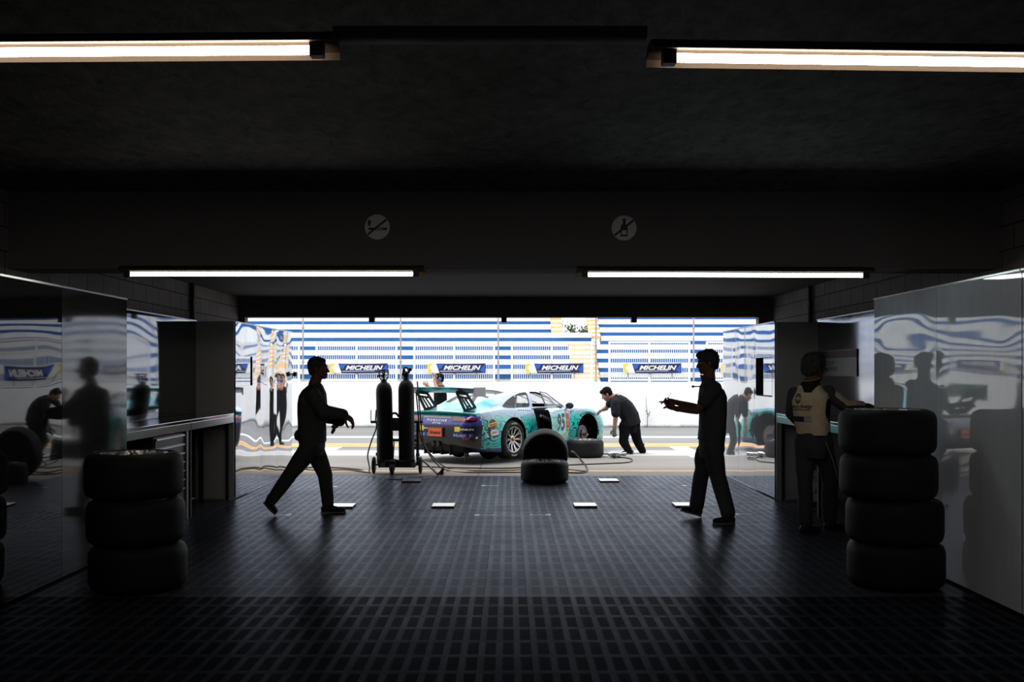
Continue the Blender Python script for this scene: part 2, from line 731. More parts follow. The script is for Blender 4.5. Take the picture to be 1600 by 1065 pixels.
YB = 8.25
b = MB()
b.box(BL - 0.25, BR + 0.25, -4.4, YB, 3.1, 3.4, 0)
b.box(BL - 0.25, BR + 0.25, YB + 0.4, YF + 0.25, 2.76, 3.4, 1)
struct(b.build('ceiling', [ceiling_mat(), mat('shaded_black_paint', (0.035, 0.034, 0.035, 1), 0.85, bump=(9.0, 0.4, 0.01))], smooth=0))  # stretch past the beam coloured darker to stand in for shade
b = MB(); b.box(BL - 0.02, BR + 0.02, YB, YB + 0.4, 2.46, 3.4)
struct(b.build('ceiling_beam', M_black, smooth=0))
M_fac = mat('facade_render', (0.30, 0.29, 0.28, 1), 0.85, var=0.15)
b = MB()
b.box(BL - 0.05, BR + 0.05, YF, YF + 0.28, 2.455, 3.4)
struct(b.build('wall_front', M_black, smooth=0))
b = MB()
b.box(-30, BL - 0.25, YF, YF + 0.28, -0.3, 3.4)
b.box(BR + 0.25, 30, YF, YF + 0.28, -0.3, 3.4)
b.box(-30, 30, YF - 0.5, YF + 0.34, 3.4, 3.7)
struct(b.build('wall_facade', M_fac, smooth=0))
M_jamb = mat('jamb_brown', (0.16, 0.13, 0.115, 1), 0.6)
b = MB(); b.box(BL, -4.06, YF + 0.02, YF + 0.2, 0, 2.455); struct(b.build('trim_1', M_jamb, smooth=0))
b = MB(); b.box(3.845, BR, YF + 0.02, YF + 0.2, 0, 2.455); struct(b.build('trim_2', M_jamb, smooth=0))
# guide brackets of the rolled-up door under the lintel
M_iron = mat('dark_iron', (0.015, 0.015, 0.015, 1), 0.5, metal=0.3)
for px, w in ((580, 'left'), (787.5, 'middle'), (991.5, 'right')):
    x = (px - CX) / F * YF
    b = MB()
    b.box(x - 0.042, x + 0.042, YF + 0.03, YF + 0.16, 2.375, 2.47, 0, None, 0.006)
    b.cyl((x, YF + 0.015, 2.43), (x, YF + 0.04, 2.43), 0.012, n=10)
    o = b.build('door_bracket', M_iron)
    tag(o, {'left': 'black square bracket under the door lintel, above the gas cylinders',
            'middle': 'black square bracket under the door lintel, above the car, middle of three',
            'right': 'black square bracket under the door lintel, right of the gap with trees'}[w], 'bracket', 'lintel brackets')

# ---- wall panels: thin glossy sheets, each slightly sprung
def panel_mat(name, base, rough, metal, spec, ior=1.5):
    m = bpy.data.materials.new(name)
    m.use_nodes = True
    g = NG(m)
    p = g.n['Principled BSDF']
    co = g.scale(g.coords(), (1, 1, 0.25))
    k = g.noise(co, 5.0, 5.0, 0.6)
    lo = tuple(c * 0.85 for c in base) + (1,)
    g.put(p.inputs['Base Color'], g.ramp(k, [(0.3, lo), (0.7, tuple(base) + (1,))]))
    g.put(p.inputs['Roughness'], g.m('ADD', rough, g.m('MULTIPLY', g.m('SUBTRACT', k, 0.5), rough * 0.8)))
    p.inputs['Metallic'].default_value = metal
    p.inputs['Specular IOR Level'].default_value = spec
    p.inputs['IOR'].default_value = ior
    return m


M_steel = panel_mat('polished_sheet', (0.68, 0.695, 0.735), 0.025, 0.95, 0.5)
M_steel_r = panel_mat('polished_sheet_pale', (0.84, 0.85, 0.90), 0.03, 0.66, 0.5)
M_steel_b = panel_mat('brushed_sheet', (0.88, 0.91, 1.0), 0.03, 0.0, 0.75, 1.6)
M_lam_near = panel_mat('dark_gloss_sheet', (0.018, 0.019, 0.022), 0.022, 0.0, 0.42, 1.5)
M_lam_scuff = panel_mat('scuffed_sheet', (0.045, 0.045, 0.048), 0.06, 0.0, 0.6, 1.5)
M_alu = mat('aluminium_edge', (0.55, 0.57, 0.6, 1), 0.3, metal=0.9)
M_ret = mat('grey_board', (0.55, 0.535, 0.53, 1), 0.45, bump=(3.0, 0.1, 0.01))


def wall_panel(name, x, side, y0, y1, z0, z1, mats, label, group, amp=0.002, seed=0.0, hole=None, vwave=1.0):
    """sheet in the plane x, facing the middle of the garage (side = +1 faces +x)"""
    root = empty(name, (x, (y0 + y1) / 2, 0))
    tag(root, label, 'wall panel', group)
    ny, nz = 26, 48
    ys = [y0 + (y1 - y0) * i / ny for i in range(ny + 1)]
    zs = [z0 + (z1 - z0) * i / nz for i in range(nz + 1)]
    if hole:
        hy0, hy1, hz0, hz1 = hole
        ys = sorted(set([min(ys, key=lambda q: 9) for _ in ()] + [q for q in ys if abs(q - hy0) > 0.015 and abs(q - hy1) > 0.015] + [hy0, hy1]))
        zs = sorted([q for q in zs if abs(q - hz0) > 0.015 and abs(q - hz1) > 0.015] + [hz0, hz1])
    yc = (y0 + y1) / 2
    b = MB()
    n1 = len(zs)
    vv = []
    for y in ys:
        for z in zs:
            u = (y - y0) / (y1 - y0)
            w = (z - z0) / (z1 - z0)
            edge = min(1.0, min(u, 1 - u) * 5.0)
            d = amp * 0.5 * (noise.noise(Vector((y * 0.55 + seed, z * 1.9 * vwave, seed * 3.1))) * 1.5
                       + 0.4 * noise.noise(Vector((y * 0.9, z * 3.6 * vwave + seed, 7.7)))) * edge
            d += amp * 0.25 * 4 * u * (1 - u)
            vv.append((side * d, y - yc, z))
    ff = []
    for i in range(len(ys) - 1):
        for j in range(n1 - 1):
            if hole and ys[i] >= hy0 - 1e-6 and ys[i + 1] <= hy1 + 1e-6 and zs[j] >= hz0 - 1e-6 and zs[j + 1] <= hz1 + 1e-6:
                continue
            ff.append((i * n1 + j, (i + 1) * n1 + j, (i + 1) * n1 + j + 1, i * n1 + j + 1))
    # real sheet thickness
    k = len(vv)
    back = [(p[0] - side * 0.02, p[1], p[2]) for p in vv]
    from collections import Counter
    ec = Counter()
    for q in ff:
        for a in range(4):
            e = (q[a], q[(a + 1) % 4])
            ec[tuple(sorted(e))] += 1
    allf = list(ff) + [tuple(reversed([i + k for i in q])) for q in ff]
    for q in ff:
        for a in range(4):
            e = (q[a], q[(a + 1) % 4])
            if ec[tuple(sorted(e))] == 1:
                allf.append((e[1], e[0], e[0] + k, e[1] + k))
    b.add(vv + back, allf)
    b.build('sheet', mats[0], root, 40)
    e = MB()
    for yy, sgn in ((y0, 1), (y1, -1)):
        e.box(*sorted((-0.012 * side, -0.0005 * side)), yy - yc + (0 if sgn > 0 else -0.003), yy - yc + (0.003 if sgn > 0 else 0), z0, z1)
    e.build('edge_strip', mats[1], root, 0)
    t = MB()
    t.box(-0.012, 0.008, y0 - yc, y1 - yc, z1 - 0.002, z1 + 0.012)
    t.build('top_trim', mats[1], root, 0)
    return root


GP = 'wall panels lining the garage'
# left, outer run by the pit lane
wall_panel('wall_panel', XL, 1, 12.60, 13.86, 0.02, 2.24, (M_steel, M_alu), 'polished wavy steel panel on the left with a black window recess', GP, 0.014, 1.3, hole=(12.66, 13.40, 1.43, 1.815), vwave=0.9)
wall_panel('wall_panel', XL, 1, 13.865, 14.83, 0.02, 2.24, (M_steel, M_alu), 'polished steel panel on the left, between the window panel and the outermost panel', GP, 0.014, 9.1)
wall_panel('wall_panel', XL, 1, 14.835, 15.88, 0.02, 2.24, (M_steel, M_alu), 'outermost polished steel panel on the left, reaching the pit lane', GP, 0.014, 4.6)
# left, near run
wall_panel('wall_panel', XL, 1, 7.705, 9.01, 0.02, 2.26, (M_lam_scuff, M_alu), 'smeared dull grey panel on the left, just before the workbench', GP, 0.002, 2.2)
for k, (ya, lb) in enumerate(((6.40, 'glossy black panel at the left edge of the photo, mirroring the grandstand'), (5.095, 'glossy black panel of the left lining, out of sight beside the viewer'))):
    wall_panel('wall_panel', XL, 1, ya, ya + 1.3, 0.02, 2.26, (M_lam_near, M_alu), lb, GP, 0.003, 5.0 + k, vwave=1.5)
# left niche back, above and below the bench
wall_panel('wall_panel', -3.95, 1, 9.02, 12.58, 0.02, 2.25, (panel_mat('niche_sheet_left', (0.20, 0.21, 0.23), 0.04, 1.0, 0.5), M_alu), 'rippled steel backing panel behind the left workbench', GP, 0.016, 8.4, vwave=0.7)
# right, outer run
wall_panel('wall_panel', XR, -1, 12.60, 13.66, 0.02, 2.24, (M_steel_r, M_alu), 'polished steel panel on the right with a recessed black window', GP, 0.0045, 3.7, hole=(12.72, 13.56, 1.30, 1.80))
wall_panel('wall_panel', XR, -1, 13.665, 14.6, 0.02, 2.24, (M_steel_r, M_alu), 'polished steel panel on the right, between the window panel and the outermost panel', GP, 0.0045, 6.1)
wall_panel('wall_panel', XR, -1, 14.605, 15.62, 0.02, 2.24, (M_steel_r, M_alu), 'outermost polished steel panel on the right, behind the walking man in shirt sleeves', GP, 0.005, 0.4)
# right, near run
for k, (ya, lb) in enumerate(((7.835, 'brushed metal panel right of the driver, rising behind the tyre stack'), (6.53, 'brushed metal panel at the right edge of the photo, down to the floor'), (5.22, 'brushed metal panel of the right lining, out of sight beside the viewer'))):
    wall_panel('wall_panel', XR, -1, ya, ya + (1.33 if k == 0 else 1.3), 0.02, 2.27, (M_steel_b, M_alu), lb, GP, 0.0048, 2.9 + k * 2, vwave=1.7)
wall_panel('wall_panel', 3.90, -1, 9.18, 12.58, 0.02, 2.26, (panel_mat('niche_sheet_right', (0.42, 0.43, 0.46), 0.10, 1.0, 0.5), M_alu), 'brushed steel backing panel behind the driver', GP, 0.008, 5.5)


def return_board(x0, x1, y, z1, label):
    b = MB()
    b.box(x0, x1, y, y + 0.02, 0.02, z1, 0, None, 0.003)
    o = b.build('return_board', M_ret)
    tag(o, label, 'wall panel')
    return o


return_board(BL + 0.012, XL - 0.02, 12.575, 2.25, 'dark grey board facing the viewer at the end of the left workbench')
return_board(XR + 0.02, BR - 0.012, 12.575, 2.24, 'brown grey board facing the viewer behind the driver')
return_board(BL + 0.012, XL - 0.03, 8.985, 2.25, 'board closing the near end of the left workbench niche')
return_board(XR + 0.03, BR - 0.012, 9.15, 2.25, 'board closing the near end of the right workbench niche')
# shallow screens in the two window recesses
M_scr = mat('black_glass', (0.004, 0.004, 0.005, 1), 0.02, spec=1.0, ior=2.2)
M_blk = mat('black_plastic', (0.008, 0.008, 0.008, 1), 0.5)


def recess(x, side, y0, y1, z0, z1, depth, label):
    root = empty('wall_screen', (x, (y0 + y1) / 2, (z0 + z1) / 2))
    tag(root, label, 'screen')
    hy, hz = (y1 - y0) / 2, (z1 - z0) / 2
    b = MB()
    t = 0.012
    s_ = -side
    xa, xb = sorted((s_ * 0.0, s_ * (depth + 0.03)))
    b.box(xa, xb, -hy - t, -hy, -hz - t, hz + t)
    b.box(xa, xb, hy, hy + t, -hz - t, hz + t)
    b.box(xa, xb, -hy, hy, -hz - t, -hz)
    b.box(xa, xb, -hy, hy, hz, hz + t)
    b.build('frame', M_blk, root, 0)
    g2 = MB()
    xa, xb = sorted((s_ * depth, s_ * (depth + 0.02)))
    g2.box(xa, xb, -hy, hy, -hz, hz)
    g2.build('glass', M_scr2, root, 0)
    return root


M_scr2 = panel_mat('recess_mirror', (0.62, 0.63, 0.66), 0.02, 1.0, 0.5)
recess(XL, 1, 12.66, 13.40, 1.43, 1.815, 0.008, 'black framed window recess in the left steel panel')
recess(XR, -1, 12.72, 13.56, 1.30, 1.80, 0.052, 'black framed window recess in the right steel panel')

# ---- conduits on the block walls
M_cond = mat('conduit_paint', (0.03, 0.03, 0.03, 1), 0.5)
for x, y, lb in ((BL + 0.035, 12.95, 'dark vertical conduit on the left block wall'), (BR - 0.035, 13.3, 'dark vertical conduit on the right block wall')):
    b = MB()
    b.cyl((x, y, 2.2), (x, y, 2.76), 0.03, n=14)
    b.box(x - 0.03, x + 0.03, y - 0.05, y + 0.05, 2.5, 2.53)
    tag(b.build('conduit_pipe', M_cond), lb, 'pipe', 'wall conduits')

# ================================================================== LIGHTS OF THE ROOM
M_hous = mat('batten_cream', (0.06, 0.042, 0.026, 1), 0.6, spec=0.1)
M_sock = mat('socket_black', (0.02, 0.02, 0.02, 1), 0.5)


def tube_light(loc, length, rz, em, label, group='ceiling tube lights', warm=None):
    root = empty('tube_light', loc, (0, 0, rz))
    tag(root, label, 'ceiling light', group)
    L = length / 2
    b = MB()
    prof = [(-0.075, 0.02), (-0.03, 0.045), (0.05, 0.045), (0.085, 0.0), (0.085, -0.028), (0.079, -0.028), (0.075, 0.0), (-0.02, 0.018), (-0.05, 0.0), (-0.075, 0.0)]
    b.prism(prof, 'x', -L - 0.07, L + 0.07)
    b.build('housing', M_hous, root, 0)
    t = MB()
    t.cyl((-L, -0.03, -0.024), (L, -0.03, -0.024), 0.0165, n=18)
    t.build('tube', em, root, 40)
    for s_ in (-1, 1):
        c = MB()
        c.box(s_ * L - 0.022 if s_ > 0 else -L - 0.03, L + 0.03 if s_ > 0 else -L + 0.022, -0.055, -0.004, -0.05, 0.02, 0, None, 0.004)
        c.build('socket', M_sock, root, 0)
    return root


E_near = glow('tube_glow_warm', (1.0, 0.91, 0.84, 1), 34)
E_fl = glow('tube_glow_lime', (1.0, 1.0, 0.80, 1), 12)
E_fr = glow('tube_glow_cool', (0.84, 1.0, 0.96, 1), 12)
tube_light((-1.90, 3.78, 2.83), 2.36, math.radians(-1.2), E_near, 'warm white ceiling tube at the top left, cut by the photo edge')
tube_light((1.78, 3.80, 2.80), 2.36, math.radians(2.4), E_near, 'warm white ceiling tube at the top right, cut by the photo edge')
tube_light((-1.925, 8.12, 2.425), 2.34, math.radians(-0.5), E_fl, 'lime tinted ceiling tube at the far beam, above the man with the tool')
tube_light((1.755, 8.10, 2.415), 2.28, math.radians(1.6), E_fr, 'cool white ceiling tube at the far beam, above the man with the phone')
b = MB(); b.box(-0.66, 0.52, 3.73, 3.83, 2.86, 2.90, 0, None, 0.004)
tag(b.build('cable_trunking', M_black), 'dark cable trunking between the two warm tubes', 'cable trunking')
b = MB(); b.box(-0.68, 0.55, 8.06, 8.16, 2.452, 2.475, 0, None, 0.004)
tag(b.build('cable_trunking', M_black), 'dark cable trunking under the beam between the two far tubes', 'cable trunking')

# ---- round prohibition signs on the beam
M_sign = mat('sign_grey', (0.9, 0.86, 0.9, 1), 0.5)
M_ink = mat('sign_black', (0.10, 0.05, 0.05, 1), 0.6)


def sign(px, py, kind, label):
    c = W(px, py, YB - 0.003)
    root = empty('prohibition_sign', c)
    tag(root, label, 'sign', 'round signs on the beam')
    b = MB()
    R = Matrix.Rotation(PI / 2, 4, 'X')
    b.lathe([(0.1035, -0.003), (0.1035, 0.004), (0.101, 0.005)], 48, 0, R)
    b.build('disc', M_sign, root, 0)
    y = -0.0065
    k = MB()
    d = Vector((0.78, 0, 0.62)).normalized()
    n = Vector((-d.z, 0, d.x))
    a, w = 0.1, 0.0085
    k.add([d * -a + n * -w + Vector((0, y, 0)), d * a + n * -w + Vector((0, y, 0)), d * a + n * w + Vector((0, y, 0)), d * -a + n * w + Vector((0, y, 0))], [(0, 1, 2, 3)])
    k.build('bar', M_ink, root, 0)
    s_ = MB()
    yy = y + 0.0006
    if kind == 'smoke':
        s_.box(-0.072, 0.08, yy, yy + 0.002, -0.026, -0.006)
        fl = [(-0.066, 0.002), (-0.076, 0.02), (-0.08, 0.036), (-0.062, 0.066), (-0.05, 0.04), (-0.055, 0.02)]
        s_.prism(fl, 'y', yy, yy + 0.002)
    else:
        bt = [(-0.03, -0.07), (0.03, -0.07), (0.03, 0.0), (0.024, 0.02), (0.011, 0.036), (0.011, 0.062), (0.017, 0.066), (0.017, 0.076), (-0.017, 0.076), (-0.017, 0.066), (-0.011, 0.062), (-0.011, 0.036), (-0.024, 0.02), (-0.03, 0.0)]
        s_.prism(bt, 'y', yy, yy + 0.002)
    s_.build('symbol', M_ink, root, 0)
    if kind == 'smoke':
        w_ = MB(); w_.box(-0.02, 0.045, yy - 0.0004, yy, -0.019, -0.013)
    else:
        w_ = MB(); w_.box(-0.021, 0.021, yy - 0.0004, yy, -0.056, -0.018)
    w_.build('symbol_gap', M_sign, root, 0)


sign(589.5, 354.5, 'smoke', 'round grey no smoking sign on the black beam')
sign(975, 356, 'bottle', 'round grey no drinks sign with a bottle on the black beam')


# ================================================================== GRANDSTAND
M_white = mat('stand_white', (0.72, 0.73, 0.74, 1), 0.75, var=0.08)
M_blue = mat('stand_blue', (0.0, 0.085, 0.30, 1), 0.6, var=0.15)
M_yel = mat('stand_yellow', (0.74, 0.45, 0.19, 1), 0.7, var=0.1)
SY, DR, DT = 45.0, 0.44, 0.8


def stand(label, x0, x1, xe, zoff, rows, xcut):
    """xe(i) gives the inner end of row i; xcut tells which end that is"""
    root = empty('grandstand', ((x0 + x1) / 2, SY, 0))
    tag(root, label, 'grandstand', 'grandstand blocks')
    ox = (x0 + x1) / 2
    for i in range(rows):
        zc = zoff + DR * i
        y = DT * i
        a, b_ = (x0, xe(i)) if xcut > 0 else (xe(i), x1)
        b = MB()
        b.box(a - ox, b_ - ox, y - 0.03, y + DT + 0.1, zc + 0.10, zc + 0.345)
        st = b.build('step', M_white, root, 0)
        r = MB()
        r.box(a - ox, b_ - ox, y, y + DT, zc - 0.10, zc + 0.10)
        r.build('riser', M_blue, st, 0)
    b = MB()
    b.box(x0 - ox, x1 - ox, 0.05, 0.3, 0, zoff - 0.08)
    b.build('base_wall', M_white, root, 0)
    return root


stand('long left grandstand block of white and blue steps across the track', -34, 2.07, lambda i: 2.83 if i < 4 else (4.0 if i == 4 else 2.07), 1.43, 13, 1)
stand('right grandstand block of white and blue steps, beyond the yellow stairs', 4.48, 36, lambda i: 4.12 if i < 4 else 4.48, 1.28, 13, -1)


def stairs(label, x0, x1, i0, i1, z0, y0):
    root = empty('staircase', ((x0 + x1) / 2, y0, 0))
    tag(root, label, 'staircase', 'yellow grandstand stairs')
    hw = (x1 - x0) / 2
    for i in range(i0, i1):
        z = z0 + 0.22 * (i - i0)
        y = 0.4 * (i - i0)
        b = MB()
        b.box(-hw, hw, y, y + 0.45, z, z + 0.14)
        s_ = b.build('step', M_yel, root, 0)
        b = MB()
        b.box(-hw, hw, y + 0.01, y + 0.46, z + 0.14, z + 0.22)
        b.build('tread', M_white, s_, 0)
    return root


stairs('lower yellow staircase between the two grandstand blocks', 2.84, 4.06, 0, 9, 1.06, SY - 0.9)
stairs('narrow upper yellow staircase on the left side of the gap with trees', 2.08, 2.64, 0, 14, 3.32, SY + 3.4)
stairs('narrow upper yellow staircase on the right side of the gap with trees', 3.92, 4.46, 0, 14, 3.25, SY + 3.4)

# ---- tree seen through the gap
tree = empty('tree', (4.05, 62, 0))
tag(tree, 'leafy green tree showing in the gap of the grandstand', 'tree')
b = MB()
b.tube([(0, 0, 0), (0.05, 0, 1.2), (-0.05, 0, 2.4), (0.1, 0, 3.4), (0.0, 0, 4.3)], [0.14, 0.12, 0.09, 0.05, 0.02], 10)
rt = random.Random(3)
tips = []
for k in range(16):
    a = rt.uniform(0, 2 * PI)
    z0 = rt.uniform(2.0, 3.9)
    L = rt.uniform(0.5, 1.1)
    p0 = Vector((0, 0, z0))
    p1 = p0 + Vector((math.cos(a) * L * 0.6, math.sin(a) * L * 0.6, L * 0.35))
    p2 = p0 + Vector((math.cos(a) * L, math.sin(a) * L, L * 0.55))
    b.tube([p0, p1, p2], [0.03, 0.02, 0.01], 6)
    tips += [p1, p2, p2 + Vector((rt.uniform(-.2, .2), rt.uniform(-.2, .2), 0.15))]
b.build('trunk', mat('bark', (0.10, 0.075, 0.05, 1), 0.9), tree)
lf = MB()
for t in tips + [Vector((-0.75, 0, 4.1)), Vector((-0.6, 0, 4.5)), Vector((-0.2, 0, 4.35)), Vector((0.25, 0, 3.8)), Vector((-0.5, 0, 3.7)), Vector((0.7, 0, 3.6))]:
    for _ in range(34):
        c = t + Vector((rt.gauss(0, .15), rt.gauss(0, .15), rt.gauss(0, .13)))
        R = Euler((rt.uniform(0, 6), rt.uniform(0, 6), rt.uniform(0, 6))).to_matrix()
        w, l = rt.uniform(.025, .04), rt.uniform(.06, .1)
        lf.add([c + R @ Vector(q) for q in ((-l, 0, 0), (0, w, .01), (l, 0, 0), (0, -w, .01))], [(0, 1, 2, 3)])
lf.build('foliage', mat('leaf_green', (0.055, 0.085, 0.02, 1), 0.6, var=0.5), tree, 0)

# ================================================================== FENCE ON THE PIT WALL
M_fw = mat('fence_white', (0.78, 0.78, 0.78, 1), 0.5)
M_post = mat('post_grey', (0.36, 0.34, 0.33, 1), 0.6, var=0.4)
M_navy = mat('banner_navy', (0.006, 0.016, 0.09, 1), 0.6)
M_bblue = mat('banner_blue', (0.02, 0.10, 0.50, 1), 0.6)
M_byel = mat('banner_yellow', (0.80, 0.62, 0.10, 1), 0.6)
M_bwh = mat('banner_white', (0.85, 0.85, 0.85, 1), 0.6)
X0, BAY, YW = -6.08, 2.885, 29.42
ORD = ['first', 'second', 'third', 'fourth', 'fifth', 'sixth', 'seventh', 'eighth']

post_proto = barrier_proto = banner_proto = None


def make_post():
    root = empty('fence_post')
    b = MB()
    b.cyl((0, 0, 1.32), (0, 0, 4.8), 0.026, n=10)
    b.build('pole', M_post, root)
    b = MB()
    b.box(-0.07, 0.07, -0.07, 0.07, 1.33, 1.345)
    for z in (1.9, 2.9, 3.9):
        b.box(-0.035, 0.035, -0.035, 0.035, z, z + 0.05)
    b.build('clamp', M_post, root, 0)
    return root


def make_barrier():
    root = empty('crowd_barrier')
    x0, x1 = 0.40, 2.76
    b = MB()
    for x in (x0, (x0 + x1) / 2, x1):
        b.box(x - 0.03, x + 0.03, -0.03, 0.03, 1.33, 2.52)
    for z in (1.39, 2.16, 2.50):
        b.box(x0, x1, -0.022, 0.022, z - 0.028, z + 0.028)
    b.build('frame', M_fw, root, 0)
    g2 = MB()
    n = 38
    for i in range(n):
        x = x0 + (x1 - x0) * (i + 0.5) / n
        g2.box(x - 0.010, x + 0.010, -0.008, 0.008, 1.41, 2.49)
    g2.build('bar_grille', M_fw, root, 0)
    d = MB()
    for x in (0.95, 1.62, 2.25):
        d.box(x - 0.012, x + 0.012, -0.02, 0.02, 1.34, 1.60)
    d.build('support_stub', M_post, root, 0)
    return root


def make_banner():
    root = empty('sponsor_banner')
    w, h = 1.72, 0.285
    b = MB()
    rg = []
    for i in range(25):
        x = w * i / 24
        sag = 0.012 * math.sin(PI * i / 24)
        rg.append([(x, -0.004, -h / 2 - sag), (x, 0.004, -h / 2 - sag), (x, 0.004, h / 2 - sag * 1.3), (x, -0.004, h / 2 - sag * 1.3)])
    b.rings(rg)
    b.build('board', M_navy, root, 0)
    a = MB()
    yy = -0.006
    a.prism([(0.0, -h / 2), (0.0, h / 2), (0.26, h / 2), (0.36, -h / 2)], 'y', yy, yy + 0.002)
    a.build('pale_end_panel', M_bwh, root, 0)
    a = MB()
    a.prism([(0.01, -h / 2 + 0.012), (0.01, h / 2 - 0.012), (0.19, h / 2 - 0.012), (0.07, 0.02), (0.17, -h / 2 + 0.012)], 'y', yy - 0.002, yy)
    a.build('yellow_patch', M_byel, root, 0)
    a = MB()
    a.prism([(0.27, h / 2 - 0.03), (0.48, h / 2 - 0.03), (0.42, 0.0), (0.36, -0.03)], 'y', yy, yy + 0.002)
    a.prism([(1.56, -0.05), (1.70, 0.12), (1.70, -0.12), (1.64, -0.12)], 'y', yy, yy + 0.002)
    a.build('blue_flash', M_bblue, root, 0)
    t = MB()
    M = axes((1.03, yy - 0.002, 0.012), (1, 0, 0), (0, 0, 1))
    fit_text(t, 'MICHELIN', 1.10, 0.135, M, 0, 0.32, 0.035)
    t.add([(0.38, yy - 0.001, -0.100), (1.34, yy - 0.001, -0.088), (1.34, yy - 0.001, -0.078), (0.38, yy - 0.001, -0.086)], [(0, 1, 2, 3)])
    t.build('lettering', M_bwh, root, 0)
    return root


post_n = barrier_n = banner_n = 0
for k in range(-7, 10):
    x = X0 + k * BAY
    if post_proto is None:
        post_proto = p_ = make_post()
        barrier_proto = q_ = make_barrier()
        banner_proto = r_ = make_banner()
        pass
    else:
        p_, q_, r_ = copy_tree(post_proto), copy_tree(barrier_proto), (copy_tree(banner_proto) if -5 <= k <= 7 else None)
    p_.location = (x, YW, 0)
    q_.location = (x, YW + 0.02, 0)
    if r_:
        r_.location = (x + 0.79, YW - 0.06, 1.735)
    vis = 0 <= k <= 4
    nm = ORD[k] if vis else None
    tag(p_, ('tall thin grey fence post on the pit wall, %s from the left steel panel' % nm) if vis else 'tall thin grey fence post on the pit wall, only mirrored in the side panels', 'fence post', 'tall posts on the pit wall')
    tag(q_, ('white barred barrier on the pit wall, right of the %s tall post' % nm) if vis else 'white barred barrier on the pit wall, only mirrored in the side panels', 'barrier', 'barriers on the pit wall')
    if r_:
        where = {0: 'above the gas cylinders, beside a walking head', 1: 'above the man in ear defenders', 2: 'over the car roof beside the yellow stairs', 3: 'above and right of the bending man', 4: 'half hidden behind the right steel panel'}
        tag(r_, ('navy and yellow sponsor banner ' + where[k]) if vis else 'navy and yellow sponsor banner on the pit fence, only mirrored in the side panels', 'banner', 'banners on the pit fence')
# the proto is the first one placed and stays in use
for o_ in (banner_proto,):
    pass
# weeds and a snapped stake at the foot of the wall, right of the bending man
wd = empty('weed', (G(1010.5, 667).x, 29.2, 0))
tag(wd, 'thin dry weed growing against the pit wall right of the bending man', 'weed')
b = MB()
b.tube([(0, 0, 0), (0.01, 0, 0.3), (-0.02, 0, 0.62), (-0.03, 0, 0.9)], [0.012, 0.01, 0.008, 0.004], 6)
b.tube([(0, 0, 0.25), (0.05, -0.02, 0.36), (0.07, -0.02, 0.42)], 0.006, 6)
b.build('stalk', mat('weed_brown', (0.10, 0.085, 0.05, 1), 0.9), wd)
b = MB()
for c in ((0.07, -0.02, 0.43), (0.02, 0, 0.4), (0.05, 0, 0.36), (-0.02, 0, 0.47)):
    for _ in range(5):
        R = Euler((rt.uniform(0, 6), rt.uniform(0, 6), rt.uniform(0, 6))).to_matrix()
        b.add([Vector(c) + R @ Vector(q) for q in ((-.04, 0, 0), (0, .015, 0), (.04, 0, 0), (0, -.015, 0))], [(0, 1, 2, 3)])
b.build('leaf_tuft', mat('weed_green', (0.25, 0.3, 0.08, 1), 0.8), wd, 0)
# small dark box lamp clipped to the end of the left panel run
bl = empty('box_camera', (XL + 0.03, 15.83, 1.6))
tag(bl, 'small dark box clipped to the far end of the left steel panels', 'box')
b = MB(); b.box(0.0, 0.055, -0.02, 0.06, -0.055, 0.015, 0, Matrix.Rotation(0.15, 4, 'Y'), 0.006)
b.build('housing', M_iron, bl, 0)
b = MB(); b.tube([(-0.03, 0, -0.02), (0.0, 0, -0.02), (0.02, 0, -0.02)], 0.01, 8)
b.build('bracket', M_iron, bl)


# ================================================================== WORKBENCHES
M_btop = mat('bench_sheet', (0.36, 0.36, 0.38, 1), 0.07, metal=0.95)
M_fascia = mat('bench_fascia', (0.34, 0.34, 0.35, 1), 0.16, metal=0.85)
M_under = mat('bench_dark', (0.012, 0.012, 0.013, 1), 0.7)


def bench(x_front, x_back, y0, y1, label):
    s = 1 if x_back < x_front else -1
    root = empty('workbench', ((x_front + x_back) / 2, (y0 + y1) / 2, 0))
    tag(root, label, 'workbench', 'built-in workbenches')
    hx, hy = abs(x_front - x_back) / 2, (y1 - y0) / 2
    b = MB(); b.box(-hx, hx, -hy, hy, 1.055, 1.09, 0, None, 0.004)
    b.build('worktop', M_btop, root, 0)
    b = MB()
    xa, xb = sorted((s * hx, s * (hx - 0.02)))
    b.box(xa, xb, -hy + 0.004, hy - 0.004, 0.975, 1.056, 0, None, 0.003)
    b.build('fascia', M_fascia, root, 0)
    for yy in ((-hy + 0.03,) if y0 < 10 else (-hy + 0.12, hy - 0.06)):
        b = MB()
        xa, xb = sorted((s * (hx - 0.05), s * (hx - 0.09)))
        b.box(xa, xb, yy, yy + 0.04, 0, 1.055)
        xa, xb = sorted((-s * (hx - 0.05), -s * (hx - 0.09)))
        b.box(xa, xb, yy, yy + 0.04, 0, 1.055)
        b.build('leg_frame', M_under, root, 0)
    return root


bench(XL - 0.01, -3.935, 9.03, 10.87, 'left workbench section nearer the viewer, above the drawer cabinet')
bench(XL - 0.01, -3.935, 10.88, 12.56, 'left workbench section at the far end, open below')
bench(XR + 0.01, 3.885, 9.2, 10.88, 'right workbench section hidden behind the tyre stack')
bench(XR + 0.01, 3.885, 10.89, 12.56, 'right workbench section behind the driver')

